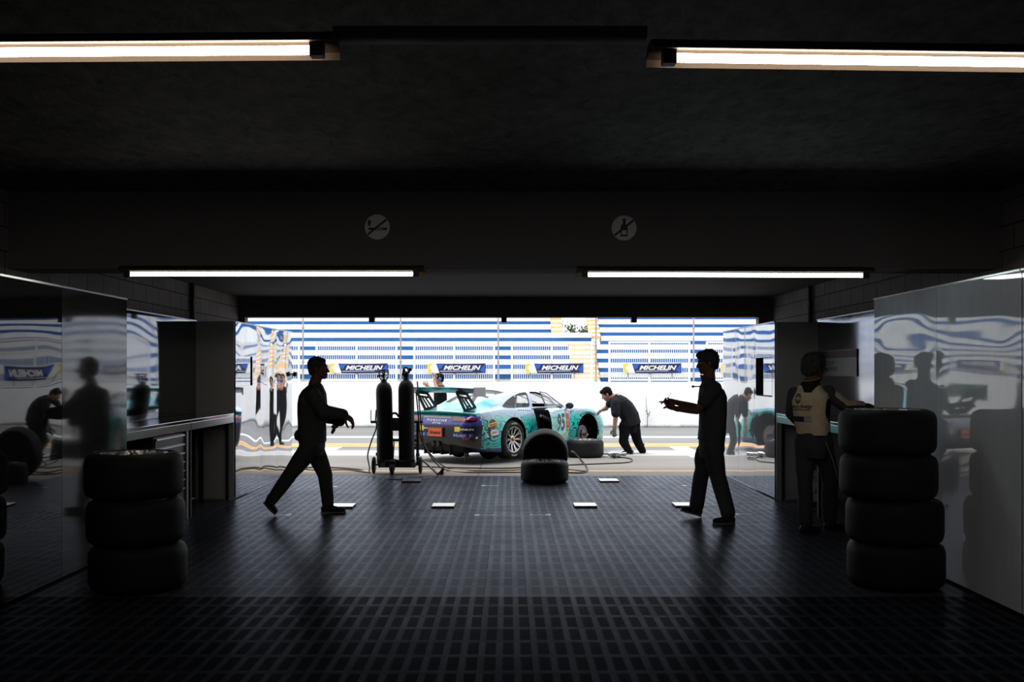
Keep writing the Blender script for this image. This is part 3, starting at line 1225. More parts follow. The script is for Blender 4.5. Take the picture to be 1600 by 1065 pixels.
# ---- drawer cabinet
M_cab = mat('cabinet_grey', (0.045, 0.046, 0.05, 1), 0.35, metal=0.4)
M_cabf = mat('cabinet_front', (0.05, 0.052, 0.058, 1), 0.28, metal=0.5)
M_hand = mat('drawer_lip', (0.12, 0.125, 0.135, 1), 0.25, metal=0.8)
dc = empty('drawer_cabinet', (-3.75, 10.41, 0))
tag(dc, 'grey metal tool cabinet with seven drawers under the left workbench', 'tool cabinet')
b = MB(); b.box(-0.14, 0.21, -0.5, 0.42, 0.02, 0.955, 0, None, 0.005)
b.build('body', M_cab, dc, 0)
zz = 0.94
for i, h in enumerate((0.10, 0.095, 0.095, 0.095, 0.095, 0.095, 0.19, 0.0)):
    if not h:
        break
    b = MB(); b.box(0.21, 0.226, -0.48, 0.40, zz - h + 0.006, zz, 0, None, 0.003)
    dr = b.build('drawer', M_cabf, dc, 0)
    b = MB(); b.prism([(0.226, zz - 0.028), (0.240, zz - 0.022), (0.236, zz - 0.006), (0.226, zz - 0.004)], 'y', -0.47, 0.39)
    b.build('handle', M_hand, dr, 0)
    zz -= h
b = MB(); b.box(0.21, 0.224, -0.48, 0.40, 0.05, zz - 0.006, 0, None, 0.003)
dr = b.build('door', M_cabf, dc, 0)
b = MB(); b.box(0.224, 0.235, 0.25, 0.29, 0.1, 0.17, 0, None, 0.003)
b.build('latch', M_blk, dr, 0)
b = MB(); b.box(0.19, 0.245, 0.425, 0.49, 0.0, 0.97, 0, None, 0.004)
b.build('side_post', mat('post_pale', (0.16, 0.165, 0.18, 1), 0.35, metal=0.5), dc, 0)
# small spray bottle standing on the cabinet lip
sb = empty('spray_can', (XL + 0.02, 10.55, 0.0))
bt = MB()
bt.lathe([(0.0, 0), (0.028, 0), (0.03, 0.006), (0.03, 0.05), (0.024, 0.062), (0.02, 0.066), (0.02, 0.085), (0.0, 0.087)], 20)
bpart = bt.build('can', mat('can_green', (0.02, 0.16, 0.11, 1), 0.3), sb)
bt = MB(); bt.box(-0.035, 0.045, -0.02, 0.02, 0.088, 0.115, 0, None, 0.005)
bt.build('cap', mat('can_cap', (0.35, 0.36, 0.42, 1), 0.3), sb, 0)
sb.location = (-3.555, 10.55, 0.956)
sb.scale = (0.8, 0.8, 0.8)
tag(sb, 'small green can with a pale cap on top of the drawer cabinet', 'can')

# ---- posters behind the driver
ps = empty('wall_sign', (3.89, 11.83, 0))
tag(ps, 'grey sign with a black band and two lines of letters behind the driver', 'sign')
M_ps = mat('sign_board', (0.30, 0.29, 0.30, 1), 0.5)
b = MB(); b.box(-0.004, 0.004, -0.7, 0.7, 1.56, 1.87)
b.build('board', M_ps, ps, 0)
b = MB(); b.box(-0.007, -0.003, -0.7, 0.7, 1.775, 1.86)
b.build('black_band', M_ink, ps, 0)
b = MB()
fit_text(b, 'GT3 CUP', 0.50, 0.045, axes((-0.008, 0.30, 1.718), (0, -1, 0), (0, 0, 1)), 0, 0, 0.02)
fit_text(b, 'CHALLENGE', 0.66, 0.045, axes((-0.008, 0.28, 1.645), (0, -1, 0), (0, 0, 1)), 0, 0, 0.02)
b.build('lettering', M_ink, ps, 0)
# white poster low in the niche behind the driver's legs
lp = empty('low_poster', (3.62, 11.6, 0))
tag(lp, 'pale board with dark lettering standing on the floor behind the driver', 'board')
b = MB(); b.box(-0.19, 0.19, -0.012, 0.012, 0.1, 0.46)
b.build('board', mat('board_pale', (0.75, 0.75, 0.77, 1), 0.6), lp, 0)
b = MB()
fit_text(b, 'PU', 0.10, 0.055, axes((-0.09, -0.0135, 0.22), (1, 0, 0), (0, 0, 1)), 0, 0, 0.02)
fit_text(b, 'GT3 CUP', 0.28, 0.05, axes((0.0, -0.0135, 0.36), (1, 0, 0), (0, 0, 1)), 0, 0, 0.02)
b.build('lettering', M_ink, lp, 0)
for sx in (-0.15, 0.15):
    b = MB(); b.tube([(sx, 0.0, 0.11), (sx, -0.09, 0.0)], 0.01, 8); b.tube([(sx, 0.0, 0.11), (sx, 0.09, 0.0)], 0.01, 8)
    b.build('leg', M_iron, lp)
# coiled hose hanging by the panel edge
hs = MB()
hs.tube(crom([(3.80, 9.62, 1.105), (3.70, 9.57, 1.13), (3.60, 9.5, 1.25), (3.56, 9.45, 1.38), (3.62, 9.4, 1.48), (3.72, 9.36, 1.53), (3.84, 9.34, 1.52)], 6), 0.014, 10)
tag(hs.build('air_hose', mat('hose_brown', (0.20, 0.10, 0.045, 1), 0.5)), 'brown hose loop arching over the bench beside the driver glove', 'hose')

# ================================================================== WHEELS
def rubber():
    m = mat('tyre_rubber', (0.013, 0.013, 0.0135, 1), 0.6, spec=0.2)
    return m


M_rub = rubber()
M_rim = mat('rim_silver', (0.62, 0.62, 0.62, 1), 0.28, metal=0.9)
M_rimd = mat('rim_inner', (0.16, 0.16, 0.16, 1), 0.4, metal=0.8)
M_nut = mat('nut_gold', (0.5, 0.25, 0.08, 1), 0.35, metal=0.8)
M_letter = mat('tyre_letter', (0.6, 0.6, 0.58, 1), 0.6)
M_letter_y = mat('tyre_letter_yellow', (0.65, 0.45, 0.08, 1), 0.6)


def arc_text(mb, txt, rad, ang, h, z, up=1, mi=0):
    vs_, fs, tw, th = text_mb(txt, 1.0, 0, 0.02)
    k = h / th
    out = []
    for v in vs_:
        a = ang - v.x * k / rad
        r = rad + v.y * k
        out.append((r * math.cos(a), r * math.sin(a), z))
    mb.add(out, fs, mi)


def make_wheel(R=0.345, Wd=0.31, rim_r=0.235):
    """axis along z, outer face up, resting on z = 0"""
    root = empty('racing_wheel')
    b = MB()
    s = 0.045
    prof = [(rim_r, 0.022), (rim_r + 0.012, 0.006), (rim_r + 0.05, 0.0), (R - 0.05, 0.006), (R - 0.018, 0.025), (R - 0.004, 0.055), (R, 0.09),
            (R, Wd - 0.09), (R - 0.004, Wd - 0.055), (R - 0.018, Wd - 0.025), (R - 0.05, Wd - 0.006), (rim_r + 0.05, Wd), (rim_r + 0.012, Wd - 0.006), (rim_r, Wd - 0.022),
            (rim_r - 0.012, Wd - 0.04), (rim_r - 0.012, 0.04)]
    b.lathe(prof, 72, close=True)
    b.build('tyre', M_rub, root, 50)
    b = MB()
    rp = [(rim_r + 0.004, Wd - 0.012), (rim_r + 0.002, Wd - 0.004), (rim_r - 0.008, Wd - 0.006), (rim_r - 0.016, Wd - 0.03), (rim_r - 0.03, Wd - 0.09), (rim_r - 0.035, 0.05), (rim_r - 0.014, 0.012), (rim_r + 0.002, 0.008)]
    b.lathe(rp + [(rim_r - 0.005, 0.02), (rim_r - 0.025, 0.05), (rim_r - 0.02, Wd - 0.09), (rim_r - 0.008, Wd - 0.03)], 64, close=True)
    b.build('rim_barrel', M_rim, root, 50)
    b = MB()
    zf = Wd - 0.036
    b.lathe([(0.0, zf - 0.03), (0.075, zf - 0.03), (0.075, zf - 0.008), (0.06, zf + 0.004), (0.045, zf + 0.004), (0.04, zf - 0.006), (0.0, zf - 0.006)], 40)
    for i in range(10):
        a = 2 * PI * i / 10
        for da in (-0.115, 0.115):
            p0 = Vector((0.062 * math.cos(a), 0.062 * math.sin(a), zf - 0.010))
            a2 = a + da
            p1 = Vector((0.15 * math.cos(a + da * 0.45), 0.15 * math.sin(a + da * 0.45), zf + 0.004))
            p2 = Vector(((rim_r - 0.012) * math.cos(a2), (rim_r - 0.012) * math.sin(a2), zf + 0.030))
            for q0, q1, w0, w1 in ((p0, p1, 0.009, 0.008), (p1, p2, 0.008, 0.0085)):
                d = (q1 - q0).normalized()
                n = d.cross(Vector((0, 0, 1))).normalized()
                u = n.cross(d)
                vv = []
                for q, w in ((q0, w0), (q1, w1)):
                    vv += [q + n * w + u * 0.007, q - n * w + u * 0.007, q - n * w * 0.8 - u * 0.016, q + n * w * 0.8 - u * 0.016]
                b.add(vv, [(0, 1, 2, 3), (7, 6, 5, 4), (0, 4, 5, 1), (1, 5, 6, 2), (2, 6, 7, 3), (3, 7, 4, 0)])
    b.build('spokes', M_rim, root, 25)
    b = MB()
    b.lathe([(0.0, zf - 0.006), (0.034, zf - 0.006), (0.036, zf + 0.012), (0.028, zf + 0.03), (0.016, zf + 0.032), (0.0, zf + 0.026)], 24)
    b.build('centre_nut', M_nut, root, 30)
    b = MB()
    for i in range(2):
        arc_text(b, 'MICHELIN', rim_r + 0.058, PI / 2 + PI * i, 0.026, Wd + 0.0012, 1, 0)
    b.build('lettering', M_letter, root, 0)
    b = MB()
    for a in (0.35, 2.45, 3.9, 5.6):
        arc_text(b, 'I', rim_r + 0.05, a, 0.03, Wd + 0.0012, 1, 0)
    b.build('yellow_mark', M_letter_y, root, 0)
    return root


wheel_proto = make_wheel(0.35, 0.335)
GW = 'loose racing wheels'
first = [True]


def wheel(loc, rot=(0, 0, 0), label=None, group=GW, z=0.0):
    r = wheel_proto if first[0] else copy_tree(wheel_proto)
    first[0] = False
    r.location = Vector(loc) + Vector((0, 0, z))
    r.rotation_euler = rot
    tag(r, label, 'wheel', group)
    return r


sl = ('lowest wheel of the left stack', 'middle wheel of the left stack', 'topmost wheel of the left stack beside the drawer cabinet')
for i in range(3):
    wheel((-2.79 + (0.03, 0.015, 0.0)[i], 7.42, 0), (0, 0, i * 0.7), sl[i], 'left wheel stack', i * 0.3365 + 0.002)
sr = ('lowest wheel of the right stack', 'second wheel up in the right stack', 'third wheel up in the right stack', 'topmost wheel of the right stack, level with the driver glove')
for i in range(4):
    wheel((2.855 + (0.065, 0.055, 0.01, 0.0)[i], 7.52, 0), (0, 0, i * 0.5), sr[i], 'right wheel stack', i * 0.3325 + 0.002 - (0.008 if i else 0))
wheel((0.525, 14.585, 0.002), (0, 0, 0.3), 'wheel lying flat on the tiles in front of the leaning wheel').scale = (1, 1, 0.95)
uw = wheel((0.55, 14.985, 0.344), (-math.radians(75), 0.0, 0), 'wheel leaning forward onto the flat one, hiding the car sill')
for ch in uw.children:
    if ch.name.split('.')[0] in ('rim_barrel', 'spokes', 'centre_nut'):
        ch.data = ch.data.copy()
        ch.data.materials[0] = M_rub  # rim, spokes and nut recoloured black in place of shade
b = MB()
b.lathe([(0.0, 0.10), (0.205, 0.10), (0.205, 0.115), (0.0, 0.115)], 40)
b.build('shade_disc', M_rub, uw, 30)  # added disc, blacks out the wheel centre as if in shade
wheel((1.46, 19.02, 0.002 - 0.008), (0, 0, 0.9), 'wheel lying flat by the bare front hub of the car')
wheel_proto_flat = wheel_proto

# ================================================================== GAS CYLINDER TROLLEY
M_cart = mat('cart_black', (0.012, 0.012, 0.013, 1), 0.45)
M_cyl = mat('cylinder_black', (0.022, 0.022, 0.023, 1), 0.6, spec=0.15)
M_shoul = mat('cylinder_shoulder', (0.05, 0.05, 0.052, 1), 0.5)
M_valve = mat('valve_dark', (0.02, 0.02, 0.02, 1), 0.35, metal=0.6)
M_clamp_blue = mat('clip_blue', (0.02, 0.11, 0.45, 1), 0.5)
TY = 15.85
ct = empty('cylinder_trolley', (W(619, 0, TY).x, TY, -0.008))
tag(ct, 'black wheeled trolley carrying two gas cylinders at the garage mouth', 'trolley')
TX = ct.location.x


def tx(px, Y=TY):
    return (px - CX) / F * Y - TX


def tz(py, Y=TY):
    return EYE - (py - CY) / F * Y + 0.008


b = MB()
zb = 0.115
b.box(tx(593), tx(650), -0.17, 0.17, zb, zb + 0.035, 0, None, 0.005)
b.box(tx(593), tx(650), -0.175, -0.16, zb, zb + 0.12, 0, None, 0.003)
b.build('base_plate', M_cart, ct, 0)
b = MB()
for px in (589.5, 651.5):
    b.box(tx(px) - 0.022, tx(px) + 0.022, 0.1, 0.14, 0.12, tz(660), 0, None, 0.004)
    b.tube([(tx(px), 0.12, 0.2), (tx(px) * 0.93, -0.14, 0.16)], 0.012, 8)
b.box(tx(578), tx(660), 0.09, 0.15, tz(661.5), tz(657.5), 0, None, 0.004)
b.box(tx(590), tx(651), 0.1, 0.14, tz(690), tz(686), 0, None, 0.004)
b.build('upright_frame', M_cart, ct, 0)
b = MB()
b.tube([(tx(578), 0.12, tz(661)), (tx(578), 0.12, tz(641))], 0.007, 8)
b.build('rod', M_cart, ct)
b = MB()
b.tube([(tx(583.5), 0.05, 0.14), (tx(594), 0.05, 0.14)], 0.013, 10)
b.tube([(tx(645), 0.05, 0.14), (tx(656.5), 0.05, 0.14)], 0.013, 10)
b.build('axle', M_cart, ct)
for px in (583.5, 656.5):
    b = MB()
    c = Vector((tx(px), 0.05, 0.135))
    M = Matrix.Translation(c) @ Matrix.Rotation(PI / 2, 4, 'Y')
    b.lathe([(0.03, -0.022), (0.11, -0.024), (0.13, -0.016), (0.135, 0.0), (0.13, 0.016), (0.11, 0.024), (0.03, 0.022), (0.02, 0.0)], 32, 0, M, True)
    w_ = b.build('wheel', M_rub, ct)
    b = MB(); b.lathe([(0.0, -0.026), (0.035, -0.026), (0.035, 0.026), (0.0, 0.026)], 20, 0, M)
    b.build('hub', M_valve, w_)
b = MB()
c = Vector((tx(615.5), -0.26, 0.095))
M = Matrix.Translation(c) @ Matrix.Rotation(PI / 2, 4, 'Y') @ Matrix.Rotation(0.0, 4, 'X')
b.lathe([(0.02, -0.026), (0.075, -0.028), (0.09, -0.018), (0.095, 0.0), (0.09, 0.018), (0.075, 0.028), (0.02, 0.026)], 28, 0, M)
cw = b.build('castor', M_rub, ct)
b = MB()
b.box(c.x - 0.042, c.x - 0.034, -0.29, -0.19, 0.08, 0.22)
b.box(c.x + 0.034, c.x + 0.042, -0.29, -0.19, 0.08, 0.22)
b.box(c.x - 0.042, c.x + 0.042, -0.29, -0.15, 0.215, 0.23)
b.build('castor_fork', mat('fork_steel', (0.14, 0.14, 0.14, 1), 0.35, metal=0.8), cw, 0)
b = MB()
b.tube([(tx(617), -0.23, 0.23), (tx(618), -0.17, 0.55)], 0.009, 8)
b.tube([(tx(616), -0.2, 0.25), (tx(593), -0.14, 0.17)], 0.010, 8)
b.tube([(tx(616), -0.2, 0.25), (tx(648), -0.14, 0.17)], 0.010, 8)
b.build('stay_bars', mat('stay_steel', (0.10, 0.10, 0.11, 1), 0.35, metal=0.8), ct)
b = MB()
b.box(tx(597), tx(604), -0.182, -0.176, 0.13, 0.20)
b.box(tx(645), tx(650), -0.182, -0.176, 0.13, 0.20)
b.build('reflector', mat('reflector_grey', (0.22, 0.23, 0.26, 1), 0.4), ct, 0)
b = MB()
for px, z0 in ((589, 0.28), (652, 0.27)):
    b.box(tx(px) - 0.03, tx(px) + 0.03, 0.07, 0.10, z0, z0 + 0.05, 0, None, 0.006)
b.build('clip', M_clamp_blue, ct, 0)
b = MB()
b.tube(crom([(tx(612), -0.1, tz(654)), (tx(614), -0.12, tz(646)), (tx(620), -0.12, tz(645)), (tx(624), -0.1, tz(650))], 5), 0.018, 10)
b.box(tx(611), tx(626), -0.14, -0.08, tz(672), tz(652), 0, None, 0.006)
b.build('grip', M_cart, ct, 0)


def gas_cylinder(px, r, ztop, lean, kind, label):
    root = empty('gas_cylinder', (TX + tx(px), TY, zb + 0.035 - 0.008), (0, math.radians(lean), 0))
    tag(root, label, 'gas cylinder', 'gas cylinders on the trolley')
    H_ = ztop - zb - 0.035
    b = MB()
    b.lathe([(0.0, 0.0), (r * 0.85, 0.0), (r, 0.02), (r, H_ - 0.16), (r * 0.97, H_ - 0.11), (r * 0.86, H_ - 0.06), (r * 0.66, H_ - 0.02), (r * 0.42, H_), (0.05, H_ + 0.005), (0.0, H_ + 0.005)], 40)
    b.build('cylinder_body', M_cyl, root, 40)
    b = MB()
    b.lathe([(0.048, H_), (0.048, H_ + 0.045), (0.042, H_ + 0.05), (0.0, H_ + 0.05)], 24)
    b.build('neck_ring', M_shoul, root)
    v = MB()
    if kind == 'guard':
        for a in (0.3, 1.9, 3.45, 5.0):
            p = [Vector((0.045 * math.cos(a), 0.045 * math.sin(a), H_ + 0.04)), Vector((0.072 * math.cos(a), 0.072 * math.sin(a), H_ + 0.11)), Vector((0.07 * math.cos(a), 0.07 * math.sin(a), H_ + 0.19))]
            v.tube(crom(p, 4), 0.010, 8)
        v.tube([(0.072 * math.cos(t), 0.072 * math.sin(t), H_ + 0.195) for t in [2 * PI * i / 20 for i in range(20)]], 0.011, 8, 0, True)
        v.tube([(0.07 * math.cos(t), 0.07 * math.sin(t), H_ + 0.12) for t in [2 * PI * i / 20 for i in range(20)]], 0.007, 8, 0, True)
        v.build('valve_guard', M_valve, root)
        v = MB()
        v.cyl((0, 0, H_ + 0.05), (0, 0, H_ + 0.15), 0.016, n=14)
        v.lathe([(0.0, 0), (0.035, 0), (0.038, 0.01), (0.03, 0.018), (0, 0.018)], 18, 0, Matrix.Translation((0, 0, H_ + 0.15)))
        v.cyl((0, 0, H_ + 0.1), (-0.085, -0.02, H_ + 0.1), 0.011, n=10)
        v.ball((-0.09, -0.02, H_ + 0.1), 0.018)
        v.build('valve', M_valve, root)
    else:
        v.chain([(0, 0, H_ + 0.03), (0, 0, H_ + 0.10)], [0.045, 0.05])
        v.chain([(-0.035, 0, H_ + 0.10), (-0.035, 0, H_ + 0.17)], [0.035, 0.022])
        v.tube(crom([(-0.045, 0, H_ + 0.15), (-0.03, 0, H_ + 0.20), (0.02, 0, H_ + 0.20), (0.045, 0, H_ + 0.13)], 5), 0.014, 8)
        v.chain([(0.03, 0, H_ + 0.11), (0.065, 0, H_ + 0.16)], [0.02, 0.012])
        v.build('regulator', M_valve, root)
        v = MB()
        v.lathe([(0.0, 0), (0.026, 0), (0.03, 0.012), (0.024, 0.03), (0, 0.03)], 20, 0, Matrix.Translation((0.07, -0.03, H_ + 0.175)) @ Matrix.Rotation(PI / 2, 4, 'X'))
        v.build('pressure_gauge', M_valve, root)
    return root


gas_cylinder(602.5, 0.128, 1.455, -1.2, 'guard', 'left gas cylinder on the trolley, with a wire valve guard')
gas_cylinder(635.5, 0.126, 1.485, -0.4, 'reg', 'right gas cylinder on the trolley, with a regulator')

# ---- hoses
M_hose = mat('hose_black', (0.012, 0.012, 0.012, 1), 0.5)


def hose(name, pts, r, label, m=M_hose):
    b = MB()
    b.tube(crom(pts, 8), r, 8)
    o = b.build(name, m)
    tag(o, label, 'hose', 'black air hoses')
    return o


r = 0.011
Gz = lambda px, py: G(px, py, 0.004)
hose('air_hose', [W(588, 640, TY - 0.14), W(587, 655, TY - 0.16), W(588, 668, TY - 0.16), W(580, 690, TY - 0.1), W(574.5, 712, TY), Gz(577, 735), Gz(560, 733), Gz(530, 730.5), Gz(500, 729.5), Gz(482, 730), Gz(478, 733), Gz(500, 734.5), Gz(540, 733.8), Gz(578, 738)], r, 'black hose looping on the asphalt left of the gas trolley')
hose('air_hose', [W(650, 612, TY - 0.14), W(653, 640, TY - 0.17), W(657, 680, TY - 0.2), W(668, 705, TY - 0.15), W(684, 726, TY - 0.1), Gz(700, 735), Gz(735, 737.5), Gz(780, 737.5), Gz(818, 737), Gz(850, 735.5), Gz(890, 738), Gz(912, 738), Gz(918, 733), Gz(910, 722), W(900, 709, 17.0), W(893, 704, 17.2)], r, 'black hose running from the right gas cylinder behind the wheels and rising in a loop')
hose('air_hose', [W(652, 596, TY - 0.05), W(656, 640, TY - 0.1), W(662, 690, TY - 0.08), W(678, 715, TY), Gz(700, 731), Gz(740, 735), Gz(790, 734.5), Gz(830, 733.5), Gz(880, 733), Gz(905, 735), Gz(915, 735.5), Gz(917, 730), Gz(908, 718), W(899, 709, 17.6), W(892, 705, 17.7)], r, 'second black hose beside the first, passing behind the leaning wheel')
hose('air_hose', [Gz(660, 728.5), Gz(720, 730.5), Gz(790, 731), Gz(850, 728), Gz(890, 726), Gz(940, 724), Gz(975, 722.5), Gz(987, 720), Gz(986, 716.5), Gz(975, 714.5), Gz(964, 713.8)], r, 'black hose leading to the wheel gun in front of the bending man')
hose('air_hose', [Gz(606, 748.5), Gz(640, 749), Gz(665, 747.5), Gz(682, 743.5), Gz(689, 740)], 0.012, 'short black hose on the tiles in front of the gas trolley')
# tow bar of the trolley lying forward on the tiles
tb = empty('tow_bar', G(688, 741))
tag(tb, 'black tow handle leaning from the gas trolley to the floor', 'tow bar')
o0 = tb.location
b = MB()
b.tube([W(652, 713, TY - 0.1) - o0, W(672, 729, TY - 0.15) - o0], 0.011, 10)
b.tube([W(672, 729, TY - 0.15) - o0, G(684, 740.5, 0.04) - o0], 0.018, 10)
b.build('bar', mat('bar_steel', (0.08, 0.08, 0.08, 1), 0.35, metal=0.7), tb)
b = MB()
b.prism([(-0.05, 0.0), (0.05, 0.0), (0.06, 0.11), (0.03, 0.10)], 'y', -0.03, 0.03)
b.build('foot', M_cart, tb, 0)

# ---- wheel gun
wg = empty('wheel_gun', G(961, 714.5) + Vector((0, 0, 0.0)), (0, 0, 0.1))
tag(wg, 'silver and black wheel gun lying on the asphalt before the bending man', 'wheel gun')
b = MB()
R90 = Matrix.Rotation(PI / 2, 4, 'Y')
b.lathe([(0.0, -0.13), (0.05, -0.13), (0.062, -0.10), (0.062, 0.02), (0.05, 0.06), (0.03, 0.08), (0.03, 0.12), (0.0, 0.12)], 24, 0, Matrix.Translation((0.03, 0, 0.064)) @ R90)
b.build('motor', mat('gun_alloy', (0.5, 0.5, 0.52, 1), 0.3, metal=0.9), wg)
b = MB()
b.chain([(-0.02, 0, 0.06), (-0.05, -0.10, 0.035), (-0.04, -0.16, 0.03)], [0.045, 0.03, 0.026])
b.build('handle', M_rub, wg)
b = MB()
b.lathe([(0.0, 0), (0.04, 0), (0.04, 0.06), (0.0, 0.06)], 20, 0, Matrix.Translation((0.15, 0.0, 0.064)) @ R90)
b.lathe([(0.0, 0), (0.032, 0), (0.036, 0.03), (0.0, 0.03)], 18, 0, Matrix.Translation((-0.13, 0.02, 0.064)) @ R90)
b.build('socket', mat('gun_socket', (0.55, 0.55, 0.55, 1), 0.25, metal=0.9), wg)
b = MB()
b.tube(crom([G(941, 709) - wg.location, Vector((-0.14, 0.1, 0.06)), Vector((-0.09, 0.02, 0.064))], 5), 0.012, 8)
b.build('hose_tail', M_hose, wg)

# ================================================================== FLOOR PLATES AND TAPE
M_plate = mat('plate_bright', (0.92, 0.91, 0.88, 1), 0.34, metal=0.85)
M_pedge = mat('plate_edge', (0.02, 0.02, 0.02, 1), 0.6)
M_plated = mat('plate_dark', (0.05, 0.05, 0.05, 1), 0.35)


def plate(px, py, w, d, label, m=M_plate):
    c = G(px, py)
    root = empty('floor_plate', c)
    tag(root, label, 'floor plate', 'plates on the tiled floor')
    b = MB(); b.box(-w / 2, w / 2, -d / 2, d / 2, 0.0, 0.018)
    b.build('base', M_pedge, root, 0)
    b = MB(); b.box(-w / 2 + 0.002, w / 2 - 0.002, -d / 2 + 0.002, d / 2 - 0.002, 0.018, 0.024, 0, None, 0.002)
    b.build('top', m, root, 0)


plate(536, 791.5, 0.27, 0.30, 'white floor plate at the front foot of the man with the tool')
plate(693, 791, 0.27, 0.30, 'white floor plate on the tiles, left of centre')
plate(914, 790.5, 0.27, 0.30, 'white floor plate on the tiles, right of centre')
plate(1070, 790, 0.27, 0.30, 'white floor plate under the raised toe of the man with the phone')
plate(951, 751.5, 0.28, 0.32, 'white floor plate nearest the pit lane, right of the flat wheel')
plate(643.5, 752, 0.28, 0.32, 'dull dark floor plate in front of the gas trolley', M_plated)
M_tape = mat('tape_white', (0.88, 0.88, 0.88, 1), 0.4, spec=1.0)


def tape(px, py, s, L, label):
    c = G(px, py)
    b = MB()
    x0, x1 = sorted((0, s * L))
    b.box(x0, x1, -0.013, 0.013, 0.0, 0.0012)
    xa, xb = sorted((-s * 0.025, s * 0.03))
    b.box(xa, xb, -0.055, 0.055, 0.0, 0.0014)
    o = b.build('tape_mark', M_tape, None, 0, c)
    tag(o, label, 'tape mark', 'white tape marks on the floor')


tape(745, 804.3, 1, 0.21, 'white T shaped tape mark left of centre, stem pointing right')
tape(857, 804, -1, 0.21, 'white T shaped tape mark right of centre, stem pointing left')
tape(755, 758.5, 1, 0.21, 'small white tape mark behind the left tape mark, near the flat wheel')
tape(451, 804, -1, 0.19, 'white tape mark by the rear foot of the man with the tool')
tape(524, 760, -1, 0.14, 'white tape mark behind the legs of the man with the tool')
tape(1069, 758.5, 1, 0.14, 'white tape mark behind the legs of the man with the phone')
tape(1150, 803, 1, 0.19, 'white tape mark right of the man with the phone')
b = MB()
for px, py, w in ((976, 803, 0.07), (985, 801, 0.10), (990, 805, 0.05), (983, 807, 0.06), (972, 801.5, 0.04)):
    c = G(px, py)
    b.box(c.x - w / 2, c.x + w / 2, c.y - 0.012, c.y + 0.012, 0, 0.001, 0)
tag(b.build('tape_scrap', mat('tape_worn', (0.2, 0.2, 0.2, 1), 0.6), None, 0), 'worn scraps of white tape on the floor right of centre', 'tape')
b = MB()
c = G(841, 757.5)
b.box(c.x - 0.035, c.x + 0.035, c.y - 0.02, c.y + 0.02, 0, 0.002)
tag(b.build('tape_mark', mat('tape_red', (0.35, 0.03, 0.02, 1), 0.5), None, 0), 'small red tape patch in front of the flat wheel', 'tape mark')


# ================================================================== PEOPLE
M_skin = mat('skin', (0.38, 0.18, 0.12, 1), 0.6)
M_skin_shaded = mat('skin_shaded', (0.17, 0.072, 0.045, 1), 0.7, spec=0.2)  # skin colour darkened so the garage figures read as backlit
M_blk_out = mat('cloth_jet', (0.006, 0.006, 0.008, 1), 0.9, spec=0.08)
M_hair = mat('hair_black', (0.03, 0.027, 0.025, 1), 0.7)
M_cloth = mat('cloth_black', (0.055, 0.055, 0.056, 1), 0.85, spec=0.2)
M_cloth2 = mat('cloth_black_trousers', (0.05, 0.05, 0.051, 1), 0.85, spec=0.2)
M_shoe = mat('shoe_black', (0.012, 0.012, 0.012, 1), 0.6, spec=0.3)
M_sole = mat('shoe_sole', (0.16, 0.13, 0.10, 1), 0.7)
M_eyew = mat('eye_white', (0.30, 0.28, 0.26, 1), 0.5)


def frame(fwd, up):
    f_ = Vector(fwd).normalized()
    u = Vector(up)
    u = (u - f_ * u.dot(f_)).normalized()
    l = u.cross(f_)
    return f_, l, u


def rotm(f_, l, u):
    return Matrix(((f_.x, l.x, u.x), (f_.y, l.y, u.y), (f_.z, l.z, u.z)))


def head(b, c, fwd, up, s=1.0, neck=None, jaw=1.0):
    """skull, jaw, nose, ears, lips and brow round the head centre c (x forward, y left, z up)"""
    f_, l, u = frame(fwd, up)
    R = rotm(f_, l, u)
    P = lambda x, y, z: Vector(c) + (f_ * x + l * y + u * z) * s
    b.ball(P(-0.012, 0, 0.030), (0.098 * s, 0.077 * s, 0.090 * s), 0, 24, R)
    b.ball(P(0.022, 0, -0.030), (0.072 * s, 0.066 * s, 0.085 * s), 0, 24, R)
    b.ball(P(0.058, 0, -0.088), (0.030 * s * jaw, 0.036 * s, 0.026 * s), 0, 16, R)
    b.ball(P(0.03, 0, -0.075), (0.05 * s, 0.054 * s, 0.035 * s), 0, 16, R)
    b.chain([P(0.084, 0, 0.016), P(0.101, 0, -0.018), P(0.107, 0, -0.030)], [0.010 * s, 0.013 * s, 0.014 * s])
    for q in (-1, 1):
        b.ball(P(0.098, q * 0.013, -0.032), 0.010 * s)
        b.ball(P(-0.008, q * 0.079, -0.005), (0.020 * s, 0.010 * s, 0.032 * s), 0, 12, R)
        b.ball(P(0.060, q * 0.040, -0.020), (0.026 * s, 0.022 * s, 0.022 * s), 0, 12, R)
    b.ball(P(0.074, 0, 0.030), (0.018 * s, 0.052 * s, 0.012 * s), 0, 16, R)
    b.ball(P(0.088, 0, -0.060), (0.010 * s, 0.024 * s, 0.006 * s), 0, 12, R)
    b.ball(P(0.085, 0, -0.070), (0.010 * s, 0.020 * s, 0.006 * s), 0, 12, R)
    if neck is not None:
        b.chain([P(-0.022, 0, -0.03), P(-0.018, 0, -0.08), neck], [0.058 * s, 0.058 * s, 0.066 * s])
    return P, R


def eyes(root, P, s, off):
    b = MB()
    for q in (-1, 1):
        b.ball(P(0.0775, q * 0.031, 0.005) - off, 0.0115 * s, 0, 12)
    b.build('eyes', M_eyew, root)
    b = MB()
    for q in (-1, 1):
        b.ball(P(0.0865, q * 0.031, 0.005) - off, 0.0052 * s, 0, 10)
    b.build('iris', M_hair, root)


